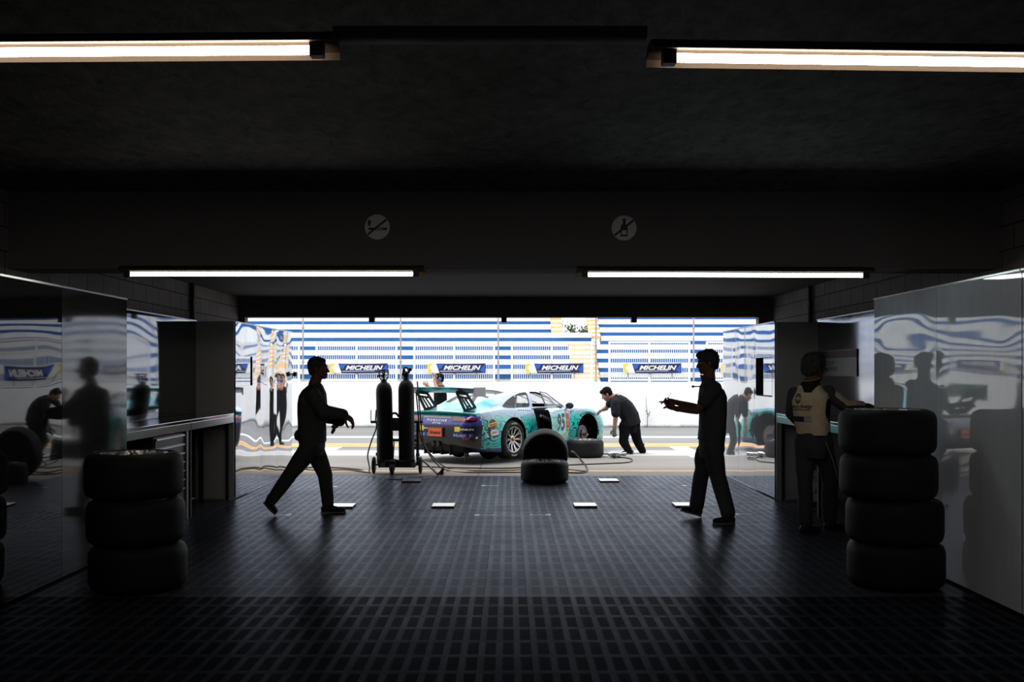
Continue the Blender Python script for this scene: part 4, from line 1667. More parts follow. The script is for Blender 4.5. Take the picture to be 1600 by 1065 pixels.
def hand(b, wrist, d, nrm, side, curl=0.5, s=1.0, spread=0.06, curls=None):
    """palm, four fingers, thumb. d points along the palm, nrm out of its back; side=+1 puts the thumb on d x nrm"""
    d = Vector(d).normalized()
    n = Vector(nrm)
    n = (n - d * n.dot(d)).normalized()
    t = d.cross(n) * side
    wrist = Vector(wrist)
    R = rotm(d, t, n)
    b.ball(wrist + d * 0.05 * s, (0.055 * s, 0.042 * s, 0.017 * s), 0, 16, R)
    b.ball(wrist + d * 0.07 * s, (0.034 * s, 0.043 * s, 0.015 * s), 0, 16, R)
    b.chain([wrist - d * 0.02 * s, wrist + d * 0.03 * s], [0.027 * s, 0.024 * s])
    lens = ((0.036, 0.024, 0.019), (0.041, 0.027, 0.021), (0.038, 0.025, 0.020), (0.030, 0.019, 0.017))
    for i in range(4):
        off = (1.5 - i) * 0.0195 * s
        p = wrist + d * (0.092 - (0.004 if i in (0, 2) else 0.0) - (0.011 if i == 3 else 0)) * s + t * off
        a = (curls[i] if curls else curl) * (0.9 + 0.1 * i)
        dd = (d + t * spread * (1.5 - i)).normalized()
        ax = dd.cross(n).normalized()
        pts, rad = [p], [0.0098 * s]
        ang = 0.0
        for k, L in enumerate(lens[i]):
            ang -= a * (0.75, 1.0, 0.7)[k]
            v = Matrix.Rotation(-ang, 3, ax) @ dd
            # curl towards the palm, away from the back of the hand
            if (Matrix.Rotation(0.2, 3, ax) @ dd).dot(n) < 0:
                v = Matrix.Rotation(-ang, 3, ax) @ dd
            else:
                v = Matrix.Rotation(ang, 3, ax) @ dd
            p = p + v * L * s
            pts.append(p)
            rad.append((0.0092, 0.0085, 0.0074)[k] * s)
        b.chain(pts, rad, 0, 10)
    q = wrist + d * 0.025 * s + t * 0.032 * s - n * 0.006 * s
    a1 = q + (d * 0.55 + t * 0.75 - n * 0.25).normalized() * 0.042 * s
    a2 = a1 + (d * 0.85 + t * 0.25 - n * 0.45).normalized() * 0.032 * s
    a3 = a2 + (d * 0.9 - t * 0.1 - n * 0.5).normalized() * 0.024 * s
    b.chain([q, a1, a2, a3], [0.015 * s, 0.0125 * s, 0.0105 * s, 0.0088 * s], 0, 10)


def shoe(root, ankle, heel, toe, off, up=(0, 0, 1), w=0.046, mats=None, h=0.075):
    """trainer with its own sole; heel and toe are the ends of the sole"""
    heel, toe, ankle = Vector(heel), Vector(toe), Vector(ankle)
    f_, l, u = frame(toe - heel, up)
    L = (toe - heel).length
    R = rotm(f_, l, u)
    Q = lambda x, y, z: heel + f_ * (x * L) + l * y + u * z - off
    b = MB()
    b.ball(Q(0.17, 0, 0.045), (0.17 * L, w * 0.82, 0.042), 0, 20, R)
    b.ball(Q(0.45, 0, 0.042), (0.30 * L, w * 0.86, 0.040), 0, 20, R)
    b.ball(Q(0.72, 0, 0.036), (0.27 * L, w, 0.034), 0, 20, R)
    b.chain([Q(0.20, 0, 0.05), ankle - off + (ankle - heel).normalized() * 0.01], [0.043, 0.044])
    b.ball(Q(0.36, 0, 0.066), (0.19 * L, w * 0.72, 0.034), 0, 16, R)
    o = link('shoe', fused(b, 0.006, 3), (mats or (M_shoe, M_sole))[0], root, 180)
    rg = []
    for z in (0.0, 0.018):
        ring = []
        for i in range(28):
            t = 2 * PI * i / 28
            x = 0.5 + 0.5 * math.cos(t)
            ww = w * (0.80 + 0.22 * math.sin(PI * min(1, max(0, x - 0.15))) ** 2) * (1.0 if x > 0.3 else 0.92)
            ring.append(Q(x, ww * math.copysign(abs(math.sin(t)) ** 0.7, math.sin(t)), z))
        rg.append(ring)
    sb_ = MB()
    sb_.rings(rg)
    sb_.build('sole', (mats or (M_shoe, M_sole))[1], o, 40)
    return o


def hair_cap(root, P, R, s, off, mt, vol=0.012, back=0.0, curly=0.0, fringe=0.02, name='hair'):
    b = MB()
    v = vol
    b.ball(P(-0.026, 0, 0.050) - off, ((0.094 + v) * s, (0.079 + v) * s, (0.083 + v) * s), 0, 24, R)
    b.ball(P(-0.052, 0, 0.015) - off, ((0.064 + v) * s, (0.076 + v * 0.8) * s, (0.075 + v) * s), 0, 24, R)
    b.ball(P(-0.066, 0, -0.035) - off, ((0.042 + v * 0.6 + back) * s, (0.060 + v * 0.5) * s, (0.04 + back) * s), 0, 20, R)
    b.ball(P(0.030 + fringe, 0, 0.085) - off, ((0.050) * s, (0.060) * s, (0.030 + v) * s), 0, 20, R)
    for q in (-1, 1):
        b.ball(P(0.012, q * 0.072, 0.035) - off, (0.026 * s, 0.014 * s, 0.045 * s), 0, 14, R)
    me = fused(b, 0.006, 2, (0.004 + curly, 60 if not curly else 45, 1.0))
    return link(name, me, mt, root, 180)


def figure(name, label, base):
    root = empty(name, base)
    tag(root, label, 'person')
    return root, Vector(base)


def limb(b, pts, radii, off):
    b.chain([Vector(p) - off for p in pts], radii)


# ------------------------------------------------------------------ man walking right with a tool
YA = 11.25
base = Vector((W(487, 0, YA).x, YA, 0))
ra, o_ = figure('person', 'man in dark long sleeves striding right past the left panels, tool in hand', base)
A = lambda px, py, dy=0.0: W(px, py, YA + dy)
hc = A(498, 576)
neck = A(491, 601)
shR, shL = A(489, 617, -0.19), A(491, 617, 0.19)
elR, elL = A(506, 644, -0.24), A(508, 649, 0.23)
wrR, wrL = A(538, 647.5, -0.17), A(529, 656.5, 0.16)
hipR, hipL = A(487, 695, -0.09), A(489, 695, 0.09)
knR, knL = A(455, 739, -0.10), A(508, 742, 0.10)
anR, anL = A(424, 782, -0.10), A(512, 786, 0.10)
b = MB()
P, R = head(b, hc - o_, (1, 0, 0.02), (0.03, 0, 1), 1.03, neck - o_)
b.torso([(A(488, 700) - o_, 0.165, 0.125, (1, 0, 0)), (A(487, 672) - o_, 0.16, 0.13, (1, 0, 0)), (A(487, 645) - o_, 0.165, 0.13, (1, 0, 0)), (A(489, 622) - o_, 0.18, 0.125, (1, 0, 0)), (A(490, 609) - o_, 0.13, 0.09, (1, 0, 0)), (A(491, 602) - o_, 0.07, 0.07, (1, 0, 0))], (0, 1, 0))
for s_, e_, w_ in ((shR, elR, wrR), (shL, elL, wrL)):
    limb(b, [s_, e_, w_], [0.055, 0.043, 0.029], o_)
hand(b, wrR - o_, A(548, 655, -0.15) - wrR, (0.75, -0.45, 0.7), 1, 0.62, 1.18)
hand(b, wrL - o_, A(526, 668, 0.14) - wrL, (0.8, 0.5, 0.4), -1, 1.25, 0.9)
for h_, k_, n_ in ((hipR, knR, anR), (hipL, knL, anL)):
    limb(b, [h_, k_, n_], [0.082, 0.056, 0.042], o_)
link('body', fused(b, 0.005, 3), M_skin_shaded, ra, 180)
eyes(ra, P, 1.03, Vector())
hair_cap(ra, P, R, 1.03, Vector(), M_hair, 0.006, 0.0, 0.0, 0.0)
b = MB()
b.torso([(A(488, 690) - o_, 0.185, 0.152, (1, 0, 0)), (A(487.5, 672) - o_, 0.18, 0.157, (1, 0, 0.05)), (A(487, 650) - o_, 0.185, 0.154, (1, 0, 0)), (A(488, 630) - o_, 0.205, 0.163, (1, 0, 0)), (A(488.5, 616) - o_, 0.19, 0.152, (1, 0, 0.1)), (A(489, 606) - o_, 0.135, 0.118, (1, 0, 0.2)), (A(491.5, 600) - o_, 0.075, 0.075, (1, 0, 0.2))], (0, 1, 0))
for s_, e_, w_ in ((shR, elR, wrR), (shL, elL, wrL)):
    limb(b, [s_, e_, e_.lerp(w_, 0.93 if w_ is wrR else 1.12)], [0.088, 0.080, 0.064], o_)
link('shirt', fused(b, 0.009, 4, (0.007, 9, 0.5)), M_cloth, ra, 180)
b = MB()
b.torso([(A(487, 712) - o_, 0.15, 0.11, (1, 0, 0)), (A(488, 700) - o_, 0.175, 0.14, (1, 0, 0)), (A(487, 680) - o_, 0.178, 0.148, (1, 0, 0)), (A(487, 666) - o_, 0.172, 0.146, (1, 0, 0))], (0, 1, 0))
b.ball(A(464, 680, -0.06) - o_, (0.03, 0.07, 0.06))
for h_, k_, n_ in ((hipR, knR, anR), (hipL, knL, anL)):
    limb(b, [h_, h_.lerp(k_, 0.5), k_, k_.lerp(n_, 0.55), n_], [0.118, 0.104, 0.086, 0.076, 0.066], o_)
link('trousers', fused(b, 0.009, 4, (0.008, 8, 0.5)), M_cloth2, ra, 180)
shoe(ra, anL, A(501, 0, 0.10) * 1 + Vector((0, 0, 0.004 - A(501, 0, 0.10).z)), A(541, 0, 0.10) + Vector((0, 0, 0.004 - A(541, 0, 0.10).z)), o_)
toeR = A(430, 0, -0.10); toeR.z = 0.008
shoe(ra, anR, A(411, 785, -0.10), toeR, o_, (0.8, 0, 0.6))
tl = MB()
tl.tube([A(527, 662, 0.15) - o_, A(521.5, 671, 0.14) - o_], 0.012, 10)
tl.chain([A(521.5, 671, 0.14) - o_, A(519.3, 675.5, 0.14) - o_], [0.022, 0.017])
tool = tl.build('hand_tool', M_blk, None, 180, base)
tag(tool, 'short dark tool hanging from the left hand of the striding man', 'tool')

# ------------------------------------------------------------------ man walking left looking at his phone
YB2 = 10.85
base = Vector((W(1110, 0, YB2).x, YB2, 0))
rb, o_ = figure('person', 'man in short sleeves and cargo trousers walking left, hands raised to a phone', base)
A = lambda px, py, dy=0.0: W(px, py, YB2 + dy)
hc = A(1104.5, 567)
neck = A(1108, 593)
shL, shR = A(1117, 607, -0.19), A(1112, 607, 0.19)
elL, elR = A(1089, 641, -0.20), A(1094, 638, 0.20)
wrL, wrR = A(1056, 638, -0.05), A(1055, 628, 0.08)
hipL, hipR = A(1113, 698, -0.09), A(1111, 698, 0.09)
knL, knR = A(1122, 745, -0.12), A(1096, 742, 0.09)
anL, anR = A(1137, 800, -0.32), A(1088, 790, 0.16)
b = MB()
P, R = head(b, hc - o_, (-1, -0.08, -0.10), (-0.08, 0, 1), 1.03, neck - o_)
b.torso([(A(1112, 702) - o_, 0.16, 0.12, (-1, 0, 0)), (A(1113, 672) - o_, 0.15, 0.115, (-1, 0, 0)), (A(1114, 640) - o_, 0.16, 0.12, (-1, 0, 0)), (A(1113, 615) - o_, 0.175, 0.12, (-1, 0, 0)), (A(1110, 602) - o_, 0.12, 0.085, (-1, 0, 0)), (A(1108, 594) - o_, 0.07, 0.07, (-1, 0, 0))], (0, 1, 0))
for s_, e_, w_ in ((shR, elR, wrR), (shL, elL, wrL)):
    limb(b, [s_, e_, e_.lerp(w_, 0.35), w_], [0.055, 0.042, 0.041, 0.028], o_)
hand(b, wrR - o_, A(1042, 625.5, 0.03) - wrR, (-0.1, 0.55, 0.85), 1, 0.45, 1.12, 0.06, (0.05, 0.35, 0.55, 0.7))
hand(b, wrL - o_, A(1043, 634, -0.01) - wrL, (-0.15, -0.6, -0.8), 1, 0.75, 1.12)
for h_, k_, n_ in ((hipR, knR, anR), (hipL, knL, anL)):
    limb(b, [h_, k_, n_], [0.08, 0.055, 0.042], o_)
link('body', fused(b, 0.005, 3), M_skin_shaded, rb, 180)
eyes(rb, P, 1.03, Vector())
hair_cap(rb, P, R, 1.03, Vector(), M_hair, 0.016, 0.004, 0.006, 0.026)
b = MB()
b.torso([(A(1111, 688) - o_, 0.185, 0.142, (-1, 0, 0.05)), (A(1113, 668) - o_, 0.178, 0.142, (-1, 0, 0)), (A(1114, 642) - o_, 0.18, 0.146, (-1, 0, 0)), (A(1113.5, 620) - o_, 0.2, 0.150, (-1, 0, 0)), (A(1112, 607) - o_, 0.185, 0.13, (-1, 0, 0.15)), (A(1110, 599) - o_, 0.11, 0.095, (-1, 0, 0.2)), (A(1106, 590.5) - o_, 0.082, 0.085, (-1, 0, 0.35)), (A(1104.5, 588) - o_, 0.08, 0.083, (-1, 0, 0.35))], (0, 1, 0))
for s_, e_ in ((shR, elR), (shL, elL)):
    limb(b, [s_, s_.lerp(e_, 0.62)], [0.076, 0.07], o_)
link('shirt', fused(b, 0.009, 4, (0.006, 9, 0.5)), M_cloth, rb, 180)
b = MB()
b.box(-0.03, 0.03, -0.002, 0.002, -0.04, 0.04)
o = b.build('sleeve_badge', mat('badge_grey', (0.12, 0.12, 0.12, 1), 0.6), rb, 0)
o.location = A(1096.5, 611, -0.145) - o_
o.rotation_euler = (0.1, 0.3, -0.9)
b = MB()
b.tube(crom([A(1101, 604, -0.08) - o_, A(1094, 603.5, -0.06) - o_, A(1085, 603.5, -0.02) - o_], 4), 0.006, 8)
b.ball(A(1083, 603.6, -0.02) - o_, (0.018, 0.013, 0.013))
b.build('collar_microphone', M_blk, rb)
b = MB()
b.torso([(A(1111, 716) - o_, 0.15, 0.11, (-1, 0, 0)), (A(1112, 702) - o_, 0.175, 0.138, (-1, 0, 0)), (A(1112, 684) - o_, 0.172, 0.136, (-1, 0, 0)), (A(1113, 672) - o_, 0.165, 0.13, (-1, 0, 0))], (0, 1, 0))
for h_, k_, n_ in ((hipR, knR, anR), (hipL, knL, anL)):
    limb(b, [h_, h_.lerp(k_, 0.5), k_, k_.lerp(n_, 0.55), n_], [0.115, 0.102, 0.088, 0.084, 0.078], o_)
b.ball(A(1097, 720, 0.09) - o_, (0.085, 0.07, 0.20))
b.ball(A(1122, 716, -0.1) - o_, (0.07, 0.07, 0.10))
link('trousers', fused(b, 0.009, 4, (0.009, 8, 0.5)), M_cloth2, rb, 180)
hz = A(1096, 0, 0.16); hz.z = 0.006
shoe(rb, anR, hz, A(1062.5, 798, 0.14), o_, (-0.3, 0, 1))
h1 = A(1149, 0, -0.32); h1.z = 0.004
t1 = A(1113, 0, -0.36); t1.z = 0.004
shoe(rb, anL, h1, t1, o_)
ph = empty('phone', A(1041.5, 630, 0.0), (0.2, 0.9, 0.1))
tag(ph, 'small dark phone with a thin aerial held by the man walking left', 'phone')
b = MB(); b.box(-0.045, 0.035, -0.028, 0.028, -0.008, 0.008, 0, None, 0.004)
b.build('case', M_blk, ph, 0)
b = MB(); b.tube([(-0.035, 0.0, 0.0), (-0.06, 0.0, 0.11)], 0.0022, 6)
b.build('aerial', mat('aerial_grey', (0.4, 0.4, 0.4, 1), 0.4), ph)

# ------------------------------------------------------------------ driver reaching over the wheels
YC = 9.9
base = Vector((W(1266, 0, YC).x, YC, 0))
rc, o_ = figure('person', 'driver in beige and black racing suit seen from behind, reaching over the right wheel stack', base)
A = lambda px, py, dy=0.0: W(px, py, YC + dy)
fw = Vector((0.62, 0.78, 0))
lt = Vector((-0.78, 0.62, 0))
hc = A(1273, 576)
neck = A(1266, 600)
shL, shR = A(1241, 614, 0.05), A(1293, 613, -0.05)
elL, wrL = A(1236.5, 646, 0.10), A(1256, 668, 0.28)
elR, wrR = A(1321, 634, -0.08), A(1345, 634, 0.0)
hipL, hipR = A(1258, 692, 0.03), A(1284, 692, -0.05)
knL, knR = A(1257, 750, 0.05), A(1297, 748, 0.10)
anL, anR = A(1259, 815, 0.0), A(1296, 812, 0.22)
b = MB()
P, R = head(b, hc - o_, (0.90, 0.42, -0.12), (0.1, 0, 1), 1.03, neck - o_)
b.torso([(A(1270, 700) - o_, 0.165, 0.12, fw), (A(1271, 672) - o_, 0.15, 0.115, fw), (A(1267, 640) - o_, 0.165, 0.12, fw), (A(1266, 617) - o_, 0.17, 0.115, fw), (A(1266, 605) - o_, 0.11, 0.08, fw), (A(1266, 599) - o_, 0.07, 0.07, fw)], lt)
for s_, e_, w_ in ((shR, elR, wrR), (shL, elL, wrL)):
    limb(b, [s_, e_, w_], [0.055, 0.043, 0.03], o_)
for h_, k_, n_ in ((hipR, knR, anR), (hipL, knL, anL)):
    limb(b, [h_, k_, n_], [0.08, 0.056, 0.042], o_)
hand(b, wrR - o_, (1, 0.12, 0.05), (0.1, -0.3, 1), 1, 0.5)
hand(b, wrL - o_, (0.8, 0.5, -0.3), (-0.3, 0.2, 1), -1, 0.6)
link('body', fused(b, 0.005, 3), M_skin_shaded, rc, 180)
eyes(rc, P, 1.03, Vector())
hair_cap(rc, P, R, 1.03, Vector(), M_hair, 0.026, 0.008, 0.012, 0.02)
bd = MB()
bd.ball(P(0.045, 0, -0.082), (0.046, 0.052, 0.04), 0, 16, R)
link('beard', fused(bd, 0.006, 2, (0.003, 60, 1.0)), M_hair, rc, 180)
gl = MB()
for q in (-1, 1):
    cc = P(0.105, q * 0.034, 0.004)
    f2, l2, u2 = R.col[0], R.col[1], R.col[2]
    gl.tube([cc + l2 * 0.026 * math.cos(t) + u2 * 0.02 * math.sin(t) for t in [2 * PI * i / 16 for i in range(16)]], 0.0028, 6, 0, True)
    gl.tube([P(0.103, q * 0.06, 0.008), P(0.0, q * 0.086, 0.008)], 0.003, 6)
gl.build('glasses', M_blk, rc)


def suit_mat():
    m = bpy.data.materials.new('driver_suit')
    m.use_nodes = True
    g = NG(m)
    p = g.n['Principled BSDF']
    co = g.coords()
    # across the back (+ = his left), out of the back, up
    def dot(v):
        nd = g.node('ShaderNodeVectorMath', operation='DOT_PRODUCT')
        g.put(nd.inputs[0], co)
        nd.inputs[1].default_value = v
        return nd.outputs['Value']
    ax = g.m('ADD', dot((-lt.x, -lt.y, 0)), 0.0)     # + to his right
    x, y, z = g.sep(co)
    off = g.m('ABSOLUTE', g.m('SUBTRACT', ax, g.m('ADD', SUIT_C, g.m('MULTIPLY', g.m('SUBTRACT', z, 1.2), SUIT_S))))
    curve = g.m('ADD', 0.155, g.m('MULTIPLY', g.m('ABSOLUTE', g.m('SUBTRACT', z, 1.20)), 0.10))
    inside = g.m('LESS_THAN', off, curve)
    piping = g.m('MULTIPLY', g.m('GREATER_THAN', off, g.m('ADD', curve, 0.028)), g.m('LESS_THAN', off, g.m('ADD', curve, 0.038)))
    band = g.m('MULTIPLY', g.m('GREATER_THAN', z, 0.985), g.m('LESS_THAN', z, 1.475))
    yoke = g.m('MULTIPLY', g.m('LESS_THAN', off, g.m('ADD', 0.045, g.m('MULTIPLY', g.m('SUBTRACT', z, 1.42), 0.6))), g.m('GREATER_THAN', z, 1.405))
    band = g.m('MULTIPLY', band, g.m('SUBTRACT', 1.0, yoke))
    k = g.m('MULTIPLY', inside, band)
    tone = g.noise(co, 14.0, 4.0, 0.6)
    beige = g.ramp(tone, [(0.3, (0.66, 0.50, 0.32)), (0.7, (0.80, 0.62, 0.41))])
    c = g.mix(k, (0.012, 0.012, 0.013, 1), beige)
    c = g.mix(g.m('MULTIPLY', piping, g.m('LESS_THAN', z, 1.44)), c, (0.42, 0.33, 0.17, 1))
    g.put(p.inputs['Base Color'], c)
    p.inputs['Roughness'].default_value = 0.8
    p.inputs['Specular IOR Level'].default_value = 0.25
    return m


SUIT_C, SUIT_S = 0.02, 0.0
M_suit = suit_mat()
M_beige = mat('suit_beige', (0.70, 0.53, 0.34, 1), 0.8, spec=0.25, var=0.15)
b = MB()
b.torso([(A(1272, 692) - o_, 0.165, 0.135, fw), (A(1271, 676) - o_, 0.162, 0.135, fw), (A(1268, 650) - o_, 0.178, 0.142, fw), (A(1266, 628) - o_, 0.198, 0.142, fw), (A(1266, 614) - o_, 0.185, 0.12, fw), (A(1266, 605) - o_, 0.12, 0.092, fw), (A(1266, 598) - o_, 0.084, 0.084, fw), (A(1268, 593) - o_, 0.083, 0.083, fw)], lt)
me = fused(b, 0.009, 4, (0.006, 8, 0.6))
link('suit_top', me, M_suit, rc, 180)
b = MB()
limb(b, [shL, elL, wrL], [0.066, 0.060, 0.05], o_)
link('sleeve', fused(b, 0.009, 4, (0.006, 9, 0.6)), M_cloth, rc, 180)
b = MB()
limb(b, [shR, elR, wrR], [0.074, 0.064, 0.05], o_)
me = fused(b, 0.007, 4, (0.007, 12, 0.8))
sv = link('sleeve', me, [M_beige, M_cloth], rc, 180)
dS = (wrR - shR).normalized()
for pl in me.polygons:
    c = pl.center + o_
    q = c - (shR + (elR - shR) * 0.5)
    t_ = (c - shR).dot(dS) / (wrR - shR).length
    ta, tb_ = (shR, elR) if c.x < elR.x else (elR, wrR)
    axis_z = ta.z + (tb_.z - ta.z) * max(0.0, min(1.0, (c.x - ta.x) / (tb_.x - ta.x)))
    if c.z < axis_z + 0.006 or t_ < 0.12:
        pl.material_index = 1
b = MB()
b.tube([shR + Vector((0.10, -0.088, 0.012)) - o_, elR + Vector((-0.02, -0.070, 0.015)) - o_, wrR + Vector((-0.06, -0.056, 0.006)) - o_], 0.004, 6)
b.build('piping', mat('piping_pale', (0.35, 0.36, 0.33, 1), 0.6), rc)
b = MB()
hand(b, wrR - o_, (1, 0.12, 0.05), (0.1, -0.3, 1), 1, 0.55, 1.18)
limb(b, [wrR - Vector((0.05, 0, 0)), wrR + Vector((0.03, 0, 0))], [0.043, 0.036], o_)
link('glove', fused(b, 0.005, 3), M_cloth, rc, 180)
b = MB()
b.torso([(A(1271, 715) - o_, 0.15, 0.11, fw), (A(1271, 700) - o_, 0.175, 0.138, fw), (A(1271, 684) - o_, 0.172, 0.138, fw), (A(1271, 672) - o_, 0.160, 0.128, fw)], lt)
for h_, k_, n_ in ((hipR, knR, anR), (hipL, knL, anL)):
    limb(b, [h_, h_.lerp(k_, 0.5), k_, k_.lerp(n_, 0.55), n_], [0.112, 0.098, 0.080, 0.078, 0.070], o_)
link('suit_trousers', fused(b, 0.009, 4, (0.009, 8, 0.5)), M_cloth2, rc, 180)
b = MB()
b.tube([A(1290, 690, -0.17) - o_, A(1300, 715, -0.13) - o_, A(1311, 752, -0.04) - o_], 0.004, 6)
b.build('leg_piping', mat('piping_green', (0.30, 0.32, 0.22, 1), 0.6), rc)
b = MB()
ring = [neck + Vector((0.006, 0, 0.052)) + (fw * 0.086 * math.cos(t) + lt * 0.086 * math.sin(t)) + Vector((0, 0, 0.02 * math.cos(t + 0.4))) - o_ for t in [2 * PI * i / 28 for i in range(28)]]
b.tube(ring, 0.0045, 6, 0, True)
b.build('collar_piping', mat('piping_yellow', (0.55, 0.44, 0.2, 1), 0.6), rc)
# marks on the back, laid on the cloth
bv = None
for ch in rc.children:
    if ch.name.startswith('suit_top'):
        top_me = ch.data
bvh = BVHTree.FromPolygons([v.co.copy() for v in top_me.vertices], [tuple(p.vertices) for p in top_me.polygons])


def on_back(mb, verts, faces, lift=0.004, mi=0):
    out = []
    for v in verts:
        hit = bvh.ray_cast(Vector(v) - fw * 0.6, fw)
        out.append((hit[0] - fw * lift) if hit[0] is not None else Vector(v))
    mb.add(out, faces, mi)


def back_pt(px, py):
    return A(px, py, 0.0) - o_


rt_ = -lt
def back_text(txt, px, py, w, h):
    vs_, fs, tw, th = text_mb(txt, 1.0, 0.0, 0.02)
    c = back_pt(px, py)
    return [c + rt_ * (v.x * w / tw) + Vector((0, 0, v.y * h / th)) for v in vs_], fs


M_mark = mat('suit_print', (0.02, 0.018, 0.016, 1), 0.7)
b = MB()
vs_, fs = back_text('Alvaro.Avelar', 1255.5, 634, 0.27, 0.042)
on_back(b, vs_, fs)
vs_, fs = back_text('COMPETICOES', 1255.5, 639.5, 0.22, 0.016)
on_back(b, vs_, fs)
c = back_pt(1251.5, 622)
for rr, q0, q1 in ((0.05, 0.0, 1.0),):
    for k in range(3):
        for sgn in (0, 1):
            a0 = sgn * PI + 0.18
            pts, n = [], 12
            for i in range(n + 1):
                t = a0 + (PI - 0.36) * i / n
                pts.append(c + rt_ * (0.032 * math.cos(t)) * (1 - 0.32 * k) + Vector((0, 0, 0.05 * math.sin(t) * (1 - 0.32 * k))))
            for i in range(n + 1):
                t = a0 + (PI - 0.36) * (n - i) / n
                pts.append(c + rt_ * (0.032 * math.cos(t)) * (0.78 - 0.32 * k) + Vector((0, 0, 0.05 * math.sin(t) * (0.78 - 0.32 * k))))
            if k < 2:
                on_back(b, pts, [(i, i + 1, 2 * n + 1 - i - 1, 2 * n + 1 - i) for i in range(n)])
b.build('back_print', M_mark, rc, 0)
b = MB()
c = back_pt(1257, 654)
g5 = []
nx = 12
for i in range(nx + 1):
    for dz in (-0.027, 0.027):
        g5.append(c + rt_ * (-0.11 + 0.22 * i / nx) + Vector((0, 0, dz)))
on_back(b, g5, [(2 * i, 2 * i + 2, 2 * i + 3, 2 * i + 1) for i in range(nx)])
b.build('name_strip', M_mark, rc, 0)
b = MB()
g5 = []
for i in range(5):
    for dz in (-0.024, 0.024):
        g5.append(c + rt_ * (0.035 + 0.075 * i / 4) + Vector((0, 0, dz)))
on_back(b, g5, [(2 * i, 2 * i + 2, 2 * i + 3, 2 * i + 1) for i in range(4)], 0.007)
b.build('name_patch', mat('patch_lilac', (0.42, 0.42, 0.5, 1), 0.6), rc, 0)
for an_, hx in ((anL, 1254), (anR, 1291)):
    h1 = Vector((an_.x - 0.07, an_.y - 0.05, 0.004))
    t1 = h1 + Vector((0.62, 0.35, 0)).normalized() * 0.28
    shoe(rc, an_, h1, t1, o_, mats=(M_shoe, M_shoe))

# ------------------------------------------------------------------ mechanic bending beside the car
YD = 19.75
base = Vector((W(978, 0, YD).x, YD, -0.008))
rd, o_ = figure('person', 'man in dark clothes and grey gloves bending forward in front of the car nose', base)
A = lambda px, py, dy=0.0: W(px, py, YD + dy)
M_glove = mat('glove_grey', (0.16, 0.16, 0.15, 1), 0.7)
M_tnavy = mat('tee_navy', (0.007, 0.008, 0.014, 1), 0.8, spec=0.25)
hc = A(947.8, 616.0)
neck = A(956.5, 619)
shL, shR = A(961, 629, -0.2), A(956, 626, 0.2)
elL, elR = A(962, 651, -0.22), A(950, 634, 0.26)
wrL, wrR = A(960, 670, -0.2), A(944, 639, 0.34)
hipL, hipR = A(977, 665, -0.09), A(990, 665, 0.09)
knL, knR = A(974, 688, -0.10), A(996, 688, 0.12)
anL, anR = A(983, 705, -0.10), A(1004, 704, 0.16)
b = MB()
P, R = head(b, hc - o_, (-0.86, 0, -0.50), (-0.50, 0, 0.86), 1.03, neck - o_)
tn = Vector((-0.75, 0, -0.66))
b.torso([(A(984, 668) - o_, 0.14, 0.11, (-1, 0, 0)), (A(983, 655) - o_, 0.15, 0.12, (-1, 0, -0.3)), (A(976, 642) - o_, 0.175, 0.15, tn), (A(967, 629) - o_, 0.185, 0.14, tn), (A(960, 623) - o_, 0.13, 0.09, tn), (A(957, 620) - o_, 0.07, 0.07, tn)], (0, 1, 0))
for s_, e_, w_ in ((shR, elR, wrR), (shL, elL, wrL)):
    limb(b, [s_, e_, e_.lerp(w_, 0.3), w_], [0.06, 0.047, 0.046, 0.031], o_)
hand(b, wrR - o_, (-1, 0.1, -0.35), (-0.3, 0, 1), 1, 0.6)
hand(b, wrL - o_, (-0.05, 0, -1), (-0.4, -0.8, 0), 1, 0.7)
for h_, k_, n_ in ((hipR, knR, anR), (hipL, knL, anL)):
    limb(b, [h_, k_, n_], [0.085, 0.06, 0.045], o_)
link('body', fused(b, 0.006, 3), M_skin, rd, 180)
eyes(rd, P, 1.03, Vector())
hair_cap(rd, P, R, 1.03, Vector(), M_blk_out, 0.010, 0.0, 0.0, 0.02)
b = MB()
b.torso([(A(987, 664) - o_, 0.19, 0.19, (-1, 0, -0.3)), (A(984, 650) - o_, 0.19, 0.185, (-1, 0, -0.5)), (A(977, 639) - o_, 0.2, 0.185, tn), (A(969, 629) - o_, 0.215, 0.165, tn), (A(962, 623) - o_, 0.17, 0.125, tn), (A(957, 619.5) - o_, 0.085, 0.085, tn)], (0, 1, 0))
limb(b, [shL, shL.lerp(elL, 0.75)], [0.092, 0.092], o_)
limb(b, [shR, shR.lerp(elR, 0.6)], [0.085, 0.08], o_)
link('shirt', fused(b, 0.011, 4, (0.008, 8, 0.6)), M_tnavy, rd, 180)
b = MB()
b.box(-0.02, 0.02, -0.05, 0.05, -0.001, 0.001)
bp = b.build('shirt_print', mat('print_grey', (0.3, 0.3, 0.32, 1), 0.7), rd, 0)
bp.location = A(965.5, 615.6, -0.12) - o_
bp.rotation_euler = (0.5, 0.45, 0.3)
b = MB()
b.torso([(A(983, 676) - o_, 0.15, 0.13, (-1, 0, 0)), (A(983.5, 666) - o_, 0.18, 0.165, (-1, 0, 0)), (A(984, 652) - o_, 0.178, 0.18, (-1, 0, -0.3))], (0, 1, 0))
for h_, k_, n_ in ((hipR, knR, anR), (hipL, knL, anL)):
    limb(b, [h_, h_.lerp(k_, 0.5), k_, k_.lerp(n_, 0.55), n_], [0.118, 0.108, 0.092, 0.082, 0.074], o_)
b.ball(A(970.5, 668, -0.12) - o_, (0.05, 0.06, 0.08))
b.ball(A(997, 664, -0.02) - o_, (0.045, 0.08, 0.08))
link('trousers', fused(b, 0.011, 4, (0.010, 8, 0.5)), M_blk_out, rd, 180)
